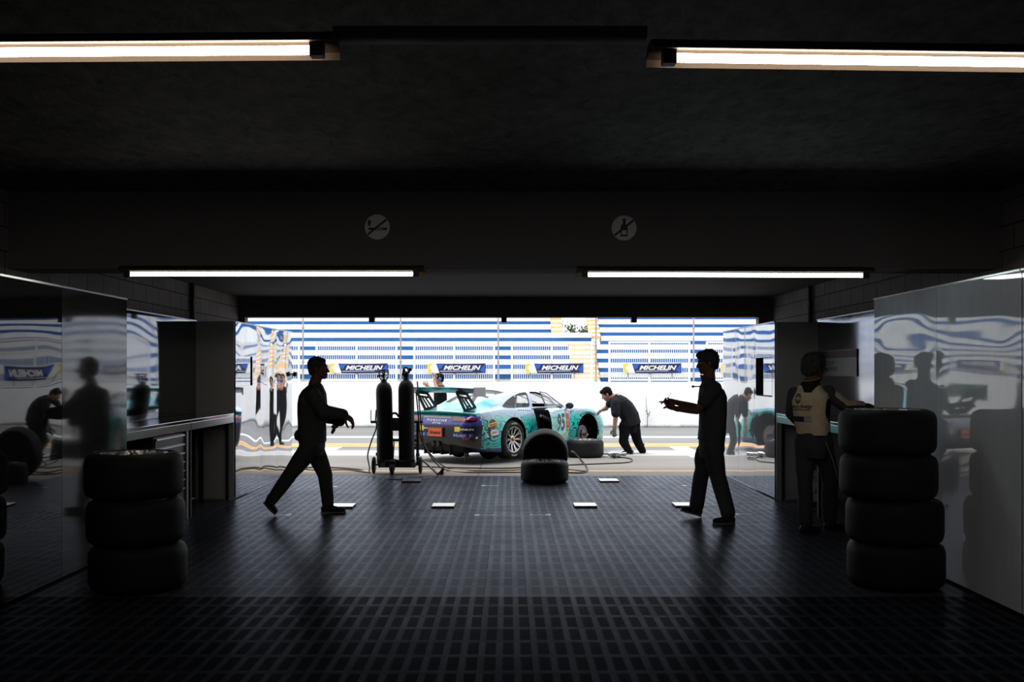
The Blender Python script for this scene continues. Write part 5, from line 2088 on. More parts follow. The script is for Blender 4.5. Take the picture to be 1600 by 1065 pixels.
for wr_, d_, n_, nm in ((wrR, (-1, 0.1, -0.35), (-0.3, 0, 1), 'r'), (wrL, (-0.05, 0, -1), (-0.4, -0.8, 0), 'l')):
    b = MB()
    hand(b, wr_ - o_, d_, n_, 1, 0.6 if nm == 'r' else 0.7, 1.18)
    dv = Vector(d_).normalized()
    limb(b, [wr_ - dv * 0.05, wr_ + dv * 0.02], [0.043, 0.038], o_)
    link('glove', fused(b, 0.006, 3), M_glove, rd, 180)
h1 = A(990, 0, -0.10); h1.z = -0.004
t1 = A(971.5, 0, -0.14); t1.z = -0.004
shoe(rd, anL, h1, t1, o_, w=0.05)
t2 = A(1002.5, 0, 0.16); t2.z = 0.0
shoe(rd, anR, A(1007.5, 693, 0.16), t2, o_, (-0.9, 0, 0.4), w=0.05)

# ------------------------------------------------------------------ man in ear defenders behind the car
YE = 22.9
base = Vector((W(686, 0, YE).x, YE, -0.008))
re_, o_ = figure('person', 'man in black tee with blue ear defenders behind the car wing, hand at his face', base)
A = lambda px, py, dy=0.0: W(px, py, YE + dy)
hc = A(685, 592.5)
neck = A(689, 602)
fE = Vector((-0.95, -0.3, 0))
lE = Vector((0.3, -0.95, 0))
shN, shF = A(691, 609, -0.18), A(684, 608, 0.15)
elN, wrN = A(682, 606, -0.36), A(678.5, 594, -0.26)
elF, wrF = A(676, 609, 0.05), A(669, 603.5, -0.15)
b = MB()
P, R = head(b, hc - o_, (-0.93, -0.3, -0.05), (-0.1, 0, 1), 1.0, neck - o_)
b.torso([(A(689, 638) - o_, 0.16, 0.12, fE), (A(688, 628) - o_, 0.155, 0.12, fE), (A(688, 618) - o_, 0.165, 0.12, fE), (A(688, 610) - o_, 0.175, 0.115, fE), (A(689, 605) - o_, 0.11, 0.08, fE), (A(689, 602.5) - o_, 0.07, 0.07, fE)], lE)
limb(b, [shN, elN, wrN], [0.055, 0.043, 0.03], o_)
limb(b, [shF, elF, wrF], [0.055, 0.043, 0.03], o_)
hand(b, wrN - o_, (0.0, 0.25, 1), (-0.8, -0.4, 0.2), 1, 0.8)
hand(b, wrF - o_, (-0.7, -0.3, 0.6), (-0.3, -0.7, 0.5), 1, 0.6)
for q in (-1, 1):
    hp = A(689, 639) + lE * 0.09 * q
    kn = A(689, 662) + lE * 0.10 * q
    an = Vector((kn.x, kn.y, 0.08))
    limb(b, [hp, kn, an], [0.08, 0.056, 0.042], o_)
link('body', fused(b, 0.007, 3), M_skin, re_, 180)
eyes(re_, P, 1.0, Vector())
hair_cap(re_, P, R, 1.0, Vector(), M_blk_out, 0.014, 0.0, 0.006, 0.02)
b = MB()
b.torso([(A(689, 637) - o_, 0.185, 0.15, fE), (A(688, 627) - o_, 0.18, 0.145, fE), (A(688, 617) - o_, 0.19, 0.145, fE), (A(688, 609) - o_, 0.185, 0.13, fE), (A(689, 604.5) - o_, 0.11, 0.095, fE), (A(689, 602) - o_, 0.075, 0.075, fE)], lE)
limb(b, [shN, shN.lerp(elN, 0.55)], [0.08, 0.075], o_)
limb(b, [shF, shF.lerp(elF, 0.6)], [0.08, 0.075], o_)
link('shirt', fused(b, 0.01, 4, (0.006, 8, 0.6)), M_blk_out, re_, 180)
b = MB()
for q in (-1, 1):
    hp = A(689, 639) + lE * 0.09 * q
    kn = A(689, 662) + lE * 0.10 * q
    an = Vector((kn.x, kn.y, 0.1))
    limb(b, [hp, kn, an], [0.12, 0.085, 0.07], o_)
b.torso([(A(689, 646) - o_, 0.16, 0.12, fE), (A(689, 639) - o_, 0.175, 0.14, fE), (A(689, 635) - o_, 0.17, 0.14, fE)], lE)
link('trousers', fused(b, 0.011, 4, (0.008, 8, 0.5)), M_blk_out, re_, 180)
for q in (-1, 1):
    kn = A(689, 662) + lE * 0.10 * q
    h1 = Vector((kn.x, kn.y, -0.004)) - fE * 0.08
    shoe(re_, Vector((kn.x, kn.y, 0.09)), h1, h1 + fE * 0.28, o_)
M_muff = mat('muff_blue', (0.02, 0.13, 0.55, 1), 0.4)
em_ = empty('ear_defenders', base)
tag(em_, 'blue ear defenders worn by the man behind the car wing', 'ear defenders')
b = MB()
for q in (-1, 1):
    b.ball(P(-0.012, q * 0.095, 0.0), (0.038, 0.022, 0.046), 0, 18, R)
b.build('ear_cup', M_muff, em_)
b = MB()
b.tube([P(-0.012, 0.098 * math.cos(t), 0.03 + 0.115 * math.sin(t)) for t in [PI * i / 16 for i in range(17)]], 0.009, 8)
b.build('headband', M_blk, em_)


# ================================================================== RACING CAR
# local axes: x forward from the rear axle, y to the left, z up
LIFT = 0.065
HEAD_A = math.atan2(0.792, 0.61)
fwdW = Vector((math.cos(HEAD_A), math.sin(HEAD_A), 0))
rgtW = Vector((fwdW.y, -fwdW.x, 0))
rearhub = W(799.6, 686, 17.9)
cpos = Vector((rearhub.x + 0.047, rearhub.y, 0)) - rgtW * 0.925
car = empty('racing_car', (cpos.x, cpos.y, -0.008), (0, 0, HEAD_A))
tag(car, 'teal and white racing sports car on air jacks with its front wheel off', 'car')
WB = 2.456


def livery():
    m = bpy.data.materials.new('livery')
    m.use_nodes = True
    g = NG(m)
    p = g.n['Principled BSDF']
    co = g.coords()
    x, y, z = g.sep(co)
    wob = g.noise(co, 2.2, 2.0, 0.5)
    hgt = g.m('ADD', z, g.m('MULTIPLY', g.m('SUBTRACT', wob, 0.5), 0.28))
    base = g.ramp(g.step(hgt, 0.30, 1.30), [(0.0, rgb(6, 180, 168)), (0.36, rgb(18, 212, 198)), (0.47, rgb(90, 216, 212)), (0.57, rgb(172, 196, 216)), (1.0, rgb(184, 188, 216))])
    deck = g.m('MULTIPLY', g.step(x, 0.0, -0.3), g.step(g.m('ABSOLUTE', y), 0.72, 0.55))
    base = g.mix(g.m('MULTIPLY', deck, g.step(wob, 0.25, 0.5)), base, rgb(40, 178, 184))
    # flowing navy contour lines, denser low down
    n1 = g.noise(g.scale(co, (0.8, 0.8, 1.25)), 1.55, 1.2, 0.45, 0.9)
    n2 = g.noise(g.scale(co, (1.1, 1.1, 0.9)), 2.6, 1.0, 0.4, 0.5)
    patch = g.noise(co, 1.7, 2.0, 0.5)
    c1 = g.m('ABSOLUTE', g.m('SUBTRACT', g.m('FRACT', g.m('MULTIPLY', n1, 22.0)), 0.5))
    c2 = g.m('ABSOLUTE', g.m('SUBTRACT', g.m('FRACT', g.m('MULTIPLY', n2, 15.0)), 0.5))
    wid = g.m('ADD', 0.055, g.m('MULTIPLY', g.step(patch, 0.48, 0.68), 0.10))
    wid = g.m('MULTIPLY', wid, g.m('ADD', 0.6, g.m('MULTIPLY', g.step(z, 0.95, 0.6), 0.7)))
    line = g.m('MAXIMUM', g.m('LESS_THAN', c1, wid), g.m('LESS_THAN', c2, g.m('MULTIPLY', wid, 0.7)))
    line = g.m('MULTIPLY', line, g.step(z, 1.30, 1.0))
    soft = g.m('ADD', 0.35, g.m('MULTIPLY', g.step(z, 0.95, 0.75), 0.65))
    ink = g.mix(g.step(z, 0.80, 1.0), rgb(10, 30, 78), rgb(70, 100, 180))
    c = g.mix(g.m('MULTIPLY', line, soft), base, ink)
    # dark blue tail and bumper
    tail = g.m('MULTIPLY', g.m('LESS_THAN', x, -0.84), g.m('LESS_THAN', z, 0.785 + LIFT))
    tailc = g.mix(g.step(z, 0.60 + LIFT, 0.68 + LIFT), rgb(15, 15, 38), rgb(62, 54, 150))
    tailc = g.mix(g.m('LESS_THAN', z, 0.40 + LIFT), tailc, rgb(16, 16, 18))
    c = g.mix(tail, c, tailc)
    sill = g.m('LESS_THAN', z, 0.215 + LIFT)
    c = g.mix(sill, c, rgb(20, 36, 96))
    g.put(p.inputs['Base Color'], c)
    p.inputs['Roughness'].default_value = 0.30
    p.inputs['Coat Weight'].default_value = 0.5
    p.inputs['Coat Roughness'].default_value = 0.06
    return m


M_liv = livery()
M_in = mat('car_interior_black', (0.004, 0.006, 0.006, 1), 0.9, spec=0.1)
M_carb = mat('carbon_black', (0.007, 0.007, 0.008, 1), 0.5, spec=0.2)


def cr1(keys, xs):
    """Catmull-Rom on scalar keys [(s, v)...]"""
    out = []
    for x in xs:
        for i in range(len(keys) - 1):
            if x <= keys[i + 1][0] or i == len(keys) - 2:
                break
        x1, v1 = keys[i]
        x2, v2 = keys[i + 1]
        x0, v0 = keys[i - 1] if i > 0 else (2 * x1 - x2, 2 * v1 - v2)
        x3, v3 = keys[i + 2] if i + 2 < len(keys) else (2 * x2 - x1, 2 * v2 - v1)
        h = x2 - x1
        t = min(1, max(0, (x - x1) / h))
        m1 = (v2 - v0) / (x2 - x0) * h
        m2 = (v3 - v1) / (x3 - x1) * h
        t2, t3 = t * t, t * t * t
        out.append((2 * t3 - 3 * t2 + 1) * v1 + (t3 - 2 * t2 + t) * m1 + (-2 * t3 + 3 * t2) * v2 + (t3 - t2) * m2)
    return out


K_top = [(-1.09, .61), (-1.06, .71), (-1.02, .79), (-.94, .836), (-.75, .878), (-.5, .96), (-.2, 1.085), (.1, 1.175), (.45, 1.238), (.8, 1.262), (1.15, 1.255), (1.45, 1.195), (1.75, 1.055), (2.05, .905), (2.3, .858), (2.6, .81), (2.9, .745), (3.15, .665), (3.33, .575), (3.44, .49), (3.49, .42)]
K_w = [(-1.09, .66), (-1.06, .73), (-1.02, .775), (-.94, .825), (-.75, .885), (-.5, .918), (-.2, .926), (.1, .926), (.45, .905), (.8, .88), (1.15, .872), (1.45, .872), (1.75, .880), (2.05, .897), (2.3, .912), (2.6, .912), (2.9, .89), (3.15, .82), (3.33, .71), (3.44, .58), (3.49, .46)]
K_bot = [(-1.09, .36), (-1.06, .30), (-1.02, .26), (-.94, .22), (-.75, .17), (-.5, .14), (-.2, .12), (.8, .11), (2.3, .105), (2.9, .105), (3.33, .12), (3.44, .15), (3.49, .2)]
K_sh = [(-1.09, .60), (-1.06, .69), (-1.02, .762), (-.94, .803), (-.75, .845), (-.5, .885), (-.2, .905), (.1, .900), (.45, .875), (.8, .86), (1.15, .86), (1.45, .86), (1.75, .858), (2.05, .852), (2.3, .848), (2.6, .83), (2.9, .772), (3.15, .672), (3.33, .572), (3.44, .485), (3.49, .415)]
K_yb = [(-1.09, .55), (-1.06, .60), (-.94, .66), (-.75, .68), (-.5, .66), (-.2, .68), (.1, .71), (.45, .735), (.8, .75), (1.15, .755), (1.45, .755), (1.75, .755), (2.05, .745), (2.3, .72), (2.6, .70), (2.9, .66), (3.15, .58), (3.33, .48), (3.44, .38), (3.49, .30)]
K_yr = [(-1.09, .36), (-1.06, .38), (-.94, .42), (-.75, .43), (-.5, .43), (-.2, .455), (.1, .50), (.45, .545), (.8, .565), (1.15, .57), (1.45, .585), (1.75, .62), (2.05, .645), (2.3, .52), (2.6, .48), (2.9, .44), (3.15, .38), (3.33, .32), (3.44, .26), (3.49, .20)]
# height of the roof edge below the crown
K_dr = [(-1.09, .004), (-1.02, .010), (-.75, .012), (-.5, .02), (-.2, .035), (.1, .055), (.45, .062), (.8, .062), (1.15, .062), (1.45, .058), (1.75, .04), (2.05, .014), (2.3, .004), (2.6, .008), (2.9, .012), (3.15, .014), (3.33, .012), (3.49, .006)]
NS = 150
xs_ = sorted(set([-1.09 + (3.49 + 1.09) * i / NS for i in range(NS + 1)] + [-1.075, -1.05, -1.035, 3.475, 3.46]))
V = {n: cr1(k, xs_) for n, k in (('t', K_top), ('w', K_w), ('b', K_bot), ('s', K_sh), ('yb', K_yb), ('yr', K_yr), ('dr', K_dr))}


def car_ring(i, sub=5):
    t, w, bt, sh, yb, yr, dr = (V[n][i] for n in ('t', 'w', 'b', 's', 'yb', 'yr', 'dr'))
    zr = t - dr
    cab = max(0.0, min(1.0, (zr - sh) / 0.12))           # how much of a cabin stands on the body here
    zb = sh + 0.012 * cab - 0.018 * (1 - cab)            # belt line; between the fenders it dips
    if cab < 1:
        zb = min(zb, sh - 0.004)
        zb = zb * cab + (sh - 0.018 + (t - sh) * 0.35) * (1 - cab) if t < sh + 0.12 else zb
    h = sh - bt
    pts = [(0, bt), (w * .55, bt), (w - .10, bt), (w - .025, bt + .055), (w - .004, bt + h * .38), (w, bt + h * .62), (w - .012, bt + h * .80),
           (w - .05, sh - .022), (w - .10, sh), (yb, zb), ((yb * .55 + yr * .45) + .018, zb + (zr - zb) * .5), (yr, zr), (yr * .66, zr + dr * .55), (yr * .3, zr + dr * .92), (0, t)]
    c = crom([(0, y, z) for y, z in pts], sub)
    return [(q.y, q.z) for q in c]


rg = []
for i, s_ in enumerate(xs_):
    half = car_ring(i)
    full = [(s_, -y, z + LIFT) for y, z in half] + [(s_, y, z + LIFT) for y, z in reversed(half[1:-1])]
    rg.append(full)
b = MB()
b.rings(rg)
solid = b.mesh('car_solid')
# hollow skin
sm = MB()
n_ = len(rg[0])
outer = [Vector(p) for r_ in rg for p in r_]
solid.update()
nrm = [v.normal.copy() for v in solid.vertices]
inner = [v.co - nn * 0.022 for v, nn in zip(solid.vertices, nrm)]
fs = [tuple(p.vertices) for p in solid.polygons]
sm.add([v.co.copy() for v in solid.vertices], fs, 0)
sm.add(inner, [tuple(reversed(f_)) for f_ in fs], 1)
shell = bpy.data.meshes.new('car_shell')
shell.from_pydata([tuple(v) for v in sm.v], [], sm.f)
shell.polygons.foreach_set('material_index', sm.mi)
shell.update()
for m in (M_liv, M_in):
    shell.materials.append(m)
body_bvh = BVHTree.FromPolygons([v.co.copy() for v in solid.vertices], fs)


def cutter(mb, m=M_in):
    me = mb.mesh('cut')
    me.materials.append(m)
    o = bpy.data.objects.new('cut', me)
    COL.objects.link(o)
    return o


def boolean(me, cut, op='DIFFERENCE'):
    out = evaluated(me, [('BOOLEAN', dict(object=cut, operation=op, solver='EXACT'))])
    return out


def rounded(poly, r=0.04, n=5):
    out = []
    k = len(poly)
    for i in range(k):
        p0, p1, p2 = Vector(poly[i - 1]), Vector(poly[i]), Vector(poly[(i + 1) % k])
        a = (p0 - p1)
        c_ = (p2 - p1)
        rr = min(r, a.length * 0.45, c_.length * 0.45)
        q0, q2 = p1 + a.normalized() * rr, p1 + c_.normalized() * rr
        for j in range(n + 1):
            t = j / n
            q = q0 * (1 - t) ** 2 + p1 * 2 * t * (1 - t) + q2 * t * t
            out.append((q.x, q.y))
    return out


Z = LIFT
quarter = rounded([(-.06, .925 + Z), (.12, 1.02 + Z), (.35, 1.105 + Z), (.60, 1.165 + Z), (.80, 1.18 + Z), (.72, .905 + Z), (.10, .895 + Z)], 0.05)
doorwin = rounded([(.90, 1.185 + Z), (1.10, 1.18 + Z), (1.32, 1.135 + Z), (1.60, 1.015 + Z), (1.86, .89 + Z), (.80, .905 + Z)], 0.03)
doorp = rounded([(.70, .865 + Z), (.93, .885 + Z), (1.83, .868 + Z), (1.80, .55 + Z), (1.74, .24 + Z), (.96, .235 + Z), (.82, .36 + Z), (.75, .6 + Z)], 0.05)
wscr = rounded([(1.30, -.50), (1.42, -.515), (1.98, -.60), (2.0, 0.0), (1.98, .60), (1.42, .515), (1.30, .50), (1.27, 0)], 0.05)
rscr = rounded([(-.38, -.40), (.05, -.42), (.32, -.46), (.37, 0), (.32, .46), (.05, .42), (-.38, .40), (-.42, 0)], 0.05)


def prism_cut(poly, axis, a0, a1):
    b = MB()
    b.prism(poly, axis, a0, a1)
    return cutter(b)


body = shell
glass_parts = []
for poly, axis, a0, a1 in ((quarter, 'y', -1.2, 0.0), (quarter, 'y', 0.0, 1.2), (doorwin, 'y', 0.0, 1.2), (doorwin, 'y', -1.2, 0.0), (wscr, 'z', .8, 1.6), (rscr, 'z', .95, 1.6)):
    c = prism_cut(poly, axis, a0, a1)
    glass_parts.append(boolean(shell, c, 'INTERSECT'))
    body = boolean(body, c)
    bpy.data.objects.remove(c)
c = prism_cut(doorp, 'y', -1.2, -0.3)
door_me = boolean(shell, c, 'INTERSECT')
body = boolean(body, c)
bpy.data.objects.remove(c)
# wheel arches
for sx, rad, zc in ((0.0, .385, .36), (WB, .375, .36)):
    for sg in (-1, 1):
        b = MB()
        M = Matrix.Translation((sx, sg * 0.55, zc + Z)) @ Matrix.Rotation(PI / 2, 4, 'X')
        b.lathe([(rad, -0.6), (rad, 0.6)] if False else [(0.0, -0.45), (rad, -0.45), (rad, 0.45), (0.0, 0.45)], 56, 0, M)
        c = cutter(b)
        body = boolean(body, c)
        bpy.data.objects.remove(c)
# tail: a slot under the deck lip for lamps and lettering
link('body_shell', body, None, car, 35)


def glass_mat(tint, mixv):
    m = bpy.data.materials.new('car_glass')
    m.use_nodes = True
    g = NG(m)
    g.n.remove(g.n['Principled BSDF'])
    out = g.n['Material Output']
    tr_ = g.node('ShaderNodeBsdfTransparent')
    tr_.inputs['Color'].default_value = tint
    gl_ = g.node('ShaderNodeBsdfGlossy')
    gl_.inputs['Roughness'].default_value = 0.03
    fr = g.node('ShaderNodeLayerWeight')
    fr.inputs['Blend'].default_value = 0.5
    mx = g.node('ShaderNodeMixShader')
    g.put(mx.inputs[0], g.m('ADD', g.m('MULTIPLY', g.m('POWER', fr.outputs['Facing'], 4.0), 0.35), mixv))
    g.l.new(tr_.outputs[0], mx.inputs[1])
    g.l.new(gl_.outputs[0], mx.inputs[2])
    g.l.new(mx.outputs[0], out.inputs['Surface'])
    return m


M_glass = glass_mat((0.965, 0.975, 0.985, 1), 0.03)
swung_glass = None
for k_, (nm, me) in enumerate(zip(('quarter_window', 'quarter_window', 'door_window', 'door_window', 'windscreen', 'rear_screen'), glass_parts)):
    if k_ == 3:
        swung_glass = me
        continue
    link(nm, me, [M_glass, M_glass, M_glass], car, 35)

# door, swung a little open on its front hinge
HG = Vector((1.82, -0.86, 0))
R_d = Matrix.Translation(HG) @ Matrix.Rotation(math.radians(16.5), 4, 'Z') @ Matrix.Translation(-HG)


def proj_side(mb, vs_, fs_, mi=0, lift=0.004, sgn=-1):
    out = []
    for v in vs_:
        hit = body_bvh.ray_cast(Vector((v[0], sgn * 2.0, v[2])), Vector((0, -sgn, 0)))
        y = hit[0].y if hit[0] is not None else sgn * 0.87
        out.append((v[0], y + sgn * lift, v[2]))
    mb.add(out, fs_, mi)


def side_text(mb, txt, x, z, w, h, shear=0.0, bold=0.03, mi=0, lift=0.005, rot=0.0):
    vs_, fs_, tw, th = text_mb(txt, 1.0, shear, bold)
    vv = []
    for v in vs_:
        a, c_ = v.x * w / tw, v.y * h / th
        vv.append((x + a * math.cos(rot) - c_ * math.sin(rot), 0, z + a * math.sin(rot) + c_ * math.cos(rot)))
    proj_side(mb, vv, fs_, mi, lift)


def side_rect(mb, x, z, w, h, mi=0, lift=0.003, rot=0.0, n=6):
    vs_, fs_ = [], []
    for i in range(n + 1):
        for j in range(n + 1):
            a, c_ = (i / n - .5) * w, (j / n - .5) * h
            vs_.append((x + a * math.cos(rot) - c_ * math.sin(rot), 0, z + a * math.sin(rot) + c_ * math.cos(rot)))
    for i in range(n):
        for j in range(n):
            k = i * (n + 1) + j
            fs_.append((k, k + n + 1, k + n + 2, k + 1))
    proj_side(mb, vs_, fs_, mi, lift)


def side_disc(mb, x, z, rx, rz, mi=0, lift=0.003, n=28):
    vs_ = [(x, 0, z)] + [(x + rx * math.cos(2 * PI * i / n), 0, z + rz * math.sin(2 * PI * i / n)) for i in range(n)]
    proj_side(mb, vs_, [(0, 1 + i, 1 + (i + 1) % n) for i in range(n)], mi, lift)


door = link('door', door_me, None, car, 35)
door.matrix_local = R_d
link('door_window', swung_glass, [M_glass, M_glass, M_glass], door, 35)
M_red = mat('decal_red', rgb(200, 30, 48), 0.4)
M_or = mat('decal_orange', rgb(228, 96, 40), 0.4)
M_dw = mat('decal_white', (0.75, 0.75, 0.75, 1), 0.4)
M_dk = mat('decal_black', (0.008, 0.008, 0.009, 1), 0.4)
M_dy = mat('decal_yellow', rgb(232, 200, 70), 0.4)
M_dgrey = mat('decal_grey', (0.25, 0.26, 0.27, 1), 0.4)
b = MB()
side_rect(b, 1.36, .60 + Z, .50, .44, 0, 0.003, 0.06)
b.build('number_field', mat('decal_pale_teal', rgb(150, 214, 214), 0.4), door, 0)
b = MB()
side_text(b, '95', 1.35, .60 + Z, .46, .34, 0.22, 0.035, 0, 0.006)
b.build('race_number', M_dk, door, 0)
b = MB()
side_rect(b, 1.73, .70 + Z, .155, .27, 0, 0.004)
b.build('class_plate', M_red, door, 0)
b = MB()
side_rect(b, 1.725, .51 + Z, .15, .11, 0, 0.004)
b.build('class_plate_foot', M_or, door, 0)
b = MB()
side_text(b, '77', 1.73, .70 + Z, .125, .20, 0.0, 0.03, 0, 0.0065)
b.build('class_number', M_dw, door, 0)
b = MB()
side_text(b, 'RWR', 1.725, .51 + Z, .11, .035, 0.0, 0.03, 0, 0.0065)
b.build('class_letters', M_dk, door, 0)
# inner door stay, bright triangular bracket in the opening
br_ = MB()
for p0, p1 in (((.90, -.86, .74), (1.42, -.93, .545)), ((1.42, -.93, .545), (1.05, -.88, .36)), ((1.36, -.925, .60), (1.30, -.92, .43))):
    br_.tube([Vector(p0) + Vector((0, 0, Z)), Vector(p1) + Vector((0, 0, Z))], 0.026, 8)
br_.build('side_brace', mat('brace_alloy', (0.5, 0.5, 0.52, 1), 0.3, metal=0.8), car)
# cabin floor, firewalls, dash and cage
b = MB()
b.box(-.95, 3.0, -.66, .66, .15 + Z, .20 + Z)
b.box(-.85, .38, -.60, .60, .20 + Z, .86 + Z)
b.box(2.0, 2.12, -.70, .70, .20 + Z, .82 + Z)
b.box(1.62, 2.05, -.70, .70, .62 + Z, .83 + Z, 0, None, 0.04)
b.box(.38, 1.9, .62, .70, .2 + Z, .8 + Z)
b.build('cabin_tub', M_in, car, 0)
b = MB()
b.box(.66, 1.0, -.58, -.14, .2 + Z, .42 + Z, 0, None, 0.06)
b.box(.52, .70, -.60, -.12, .3 + Z, .98 + Z, 0, None, 0.06)
b.box(.50, .68, -.48, -.24, .95 + Z, 1.10 + Z, 0, None, 0.05)
b.build('seat', M_carb, car, 40)
b = MB()
for sg in (-1, 1):
    b.tube([(.45, sg * .55, .3 + Z), (.50, sg * .56, .85 + Z), (.62, sg * .5, 1.16 + Z), (1.2, sg * .5, 1.165 + Z), (1.55, sg * .56, 1.06 + Z), (1.9, sg * .6, .82 + Z)], 0.02, 10)
    b.tube([(.60, sg * .49, 1.14 + Z), (-.1, sg * .40, .9 + Z)], 0.019, 10)
b.tube([(.55, -.55, .9 + Z), (.60, .49, 1.15 + Z)], 0.019, 10)
b.tube([(.62, -.5, 1.16 + Z), (.62, .5, 1.16 + Z)], 0.019, 10)
b.build('roll_cage', M_dgrey, car)
b = MB()
for px_, zz_ in ((.75, 1.14), (.95, 1.15)):
    b.box(px_ - .08, px_ + .08, -.52, -.44, zz_ - .03 + Z, zz_ + .02 + Z, 0, None, 0.01)
b.build('roof_lining', mat('lining_ochre', (0.35, 0.25, 0.10, 1), 0.7), car, 0)
b = MB()
side = lambda x, z: (x, -.70, z + Z)
for p0, p1 in (((.86, -.735, .915), (.93, -.585, 1.18)), ((1.88, -.74, .885), (1.34, -.58, 1.14)), ((.95, -.58, 1.185), (1.32, -.58, 1.15)), ((.93, -.585, 1.18), (.86, -.735, .915))):
    b.tube([Vector(p0) + Vector((0, 0, Z)), Vector(p1) + Vector((0, 0, Z))], 0.012, 8)
b.build('window_frame', mat('frame_grey', (0.10, 0.10, 0.12, 1), 0.4), door)

# wheel wells
for sx in (0.0, WB):
    for sg in (-1, 1):
        b = MB()
        M = Matrix.Translation((sx, sg * .62, .36 + Z)) @ Matrix.Rotation(PI / 2, 4, 'X')
        ring0, ring1 = [], []
        n = 30
        prof_pts = []
        vv, ff = [], []
        for i in range(n + 1):
            t = -0.18 + (PI + 0.36) * i / n
            for yy in (sg * .90, sg * .36):
                for rr in (.392, .41):
                    vv.append((sx + rr * math.cos(t), yy if rr < .4 else yy, .36 + Z + rr * math.sin(t)))
        for i in range(n):
            k = i * 4
            ff += [(k, k + 4, k + 6, k + 2), (k + 1, k + 3, k + 7, k + 5)]
        b.add(vv, ff)
        b.lathe([(0.0, 0), (.40, 0), (.40, .01), (0, .01)], 40, 0, Matrix.Translation((sx, sg * .36 + .005, .36 + Z)) @ Matrix.Rotation(PI / 2, 4, 'X'))
        b.build('wheel_well', M_in, car, 40)

# wheels fitted: three of them; the right front is off
for nm, sx, sg in (('fitted_wheel', 0.0, -1), ('fitted_wheel', 0.0, 1), ('fitted_wheel', WB, 1)):
    first_part = None
    holder = None
    for ch in wheel_proto.children:
        c_ = ch.copy()
        COL.objects.link(c_)
        nm_ = ch.name.split('.')[0]
        if nm_ == 'tyre':
            holder = c_
            c_.name = 'wheel'
            c_.parent = car
            c_.matrix_parent_inverse = Matrix.Identity(4)
            sc_ = 0.98 if sx == 0 else 0.95
            c_.matrix_basis = Matrix.Translation((sx, sg * (.925 - .335 * .94) if sx == 0 else sg * (.905 - .29), .345 + Z)) @ Matrix.Rotation(-sg * PI / 2, 4, 'X') @ Matrix.Diagonal((sc_, sc_, .94 if sx == 0 else .84, 1))
    for ch in wheel_proto.children:
        nm_ = ch.name.split('.')[0]
        if nm_ != 'tyre':
            c_ = ch.copy()
            COL.objects.link(c_)
            c_.parent = holder
            c_.matrix_parent_inverse = Matrix.Identity(4)
            c_.matrix_basis = Matrix.Identity(4)
    # drop the first pass copies that stayed with the loose wheel
for ch in list(wheel_proto.children):
    pass
# brake disc and hub on the bare corner, brakes behind the others
for sx, sg in ((WB, -1), (0.0, -1)):
    M = Matrix.Translation((sx, sg * (.74 if sx > 1 else .66), (.31 if sx > 1 else .345) + Z)) @ Matrix.Rotation(PI / 2, 4, 'X')
    b = MB()
    b.lathe([(.07, -.018), (.19, -.018), (.19, .018), (.07, .018)], 48, 0, M, True)
    b.lathe([(0.0, -.02), (.09, -.02), (.09, .05), (.06, .06), (0, .06)], 30, 0, M)
    bd = b.build('brake_disc', mat('disc_steel', (0.10, 0.105, 0.12, 1), 0.35, metal=0.7), car)
    b = MB()
    b.lathe([(0.0, .05), (.028, .05), (.03, .13), (.024, .15), (0, .15)], 20, 0, M)
    b.build('hub_nut', M_nut, bd)
    b = MB()
    cal = []
    for i in range(9):
        t = PI * 0.78 + (PI * 0.42) * i / 8
        cal.append([(sx + r_ * math.cos(t), sg * ((.74 if sx > 1 else .66) + dy), .31 + Z + r_ * math.sin(t)) for r_, dy in ((.12, .045), (.20, .045), (.20, -.045), (.12, -.045))])
    b.rings(cal)
    b.build('caliper', mat('caliper_grey', (0.09, 0.08, 0.075, 1), 0.4, metal=0.5), bd, 40)

# deck lip spoiler
b = MB()
rgl = []
for i in range(33):
    y = -.80 + 1.6 * i / 32
    e = abs(y) / .80
    xb = -1.035 + .12 * e ** 2.6
    zt = .858 - .035 * e ** 2
    rgl.append([(xb - .03, y, zt - .012 + Z), (xb - .035, y, zt + .006 + Z), (xb - .01, y, zt + .014 + Z), (xb + .16, y, zt + .012 + Z), (xb + .16, y, zt - .02 + Z), (xb + .02, y, zt - .03 + Z)])
b.rings(rgl)
b.build('deck_lip', mat('lip_teal', rgb(40, 186, 180), 0.3, coat=0.5), car, 60)


def proj_rear(mb, pts, faces, mi=0, lift=0.004):
    out = []
    for v in pts:
        hit = body_bvh.ray_cast(Vector((-2.5, v[1], v[2])), Vector((1, 0, 0)))
        x = hit[0].x if hit[0] is not None else -.9
        out.append((x - lift, v[1], v[2]))
    mb.add(out, faces, mi)


def rear_rect(mb, y, z, w, h, mi=0, lift=0.004, slant=0.0, n=10):
    vs_, fs_ = [], []
    for i in range(n + 1):
        for j in range(4):
            a, c_ = (i / n - .5) * w, (j / 3 - .5) * h
            vs_.append((0, y - a - slant * c_, z + c_))
    for i in range(n):
        for j in range(3):
            k = i * 4 + j
            fs_.append((k, k + 4, k + 5, k + 1))
    proj_rear(mb, vs_, fs_, mi, lift)


def rear_text(mb, txt, y, z, w, h, shear=0.0, bold=0.02, spacing=1.0, lift=0.008):
    vs_, fs_, tw, th = text_mb(txt, 1.0, shear, bold, spacing)
    proj_rear(mb, [(0, y - v.x * w / tw, z + v.y * h / th) for v in vs_], fs_, 0, lift)


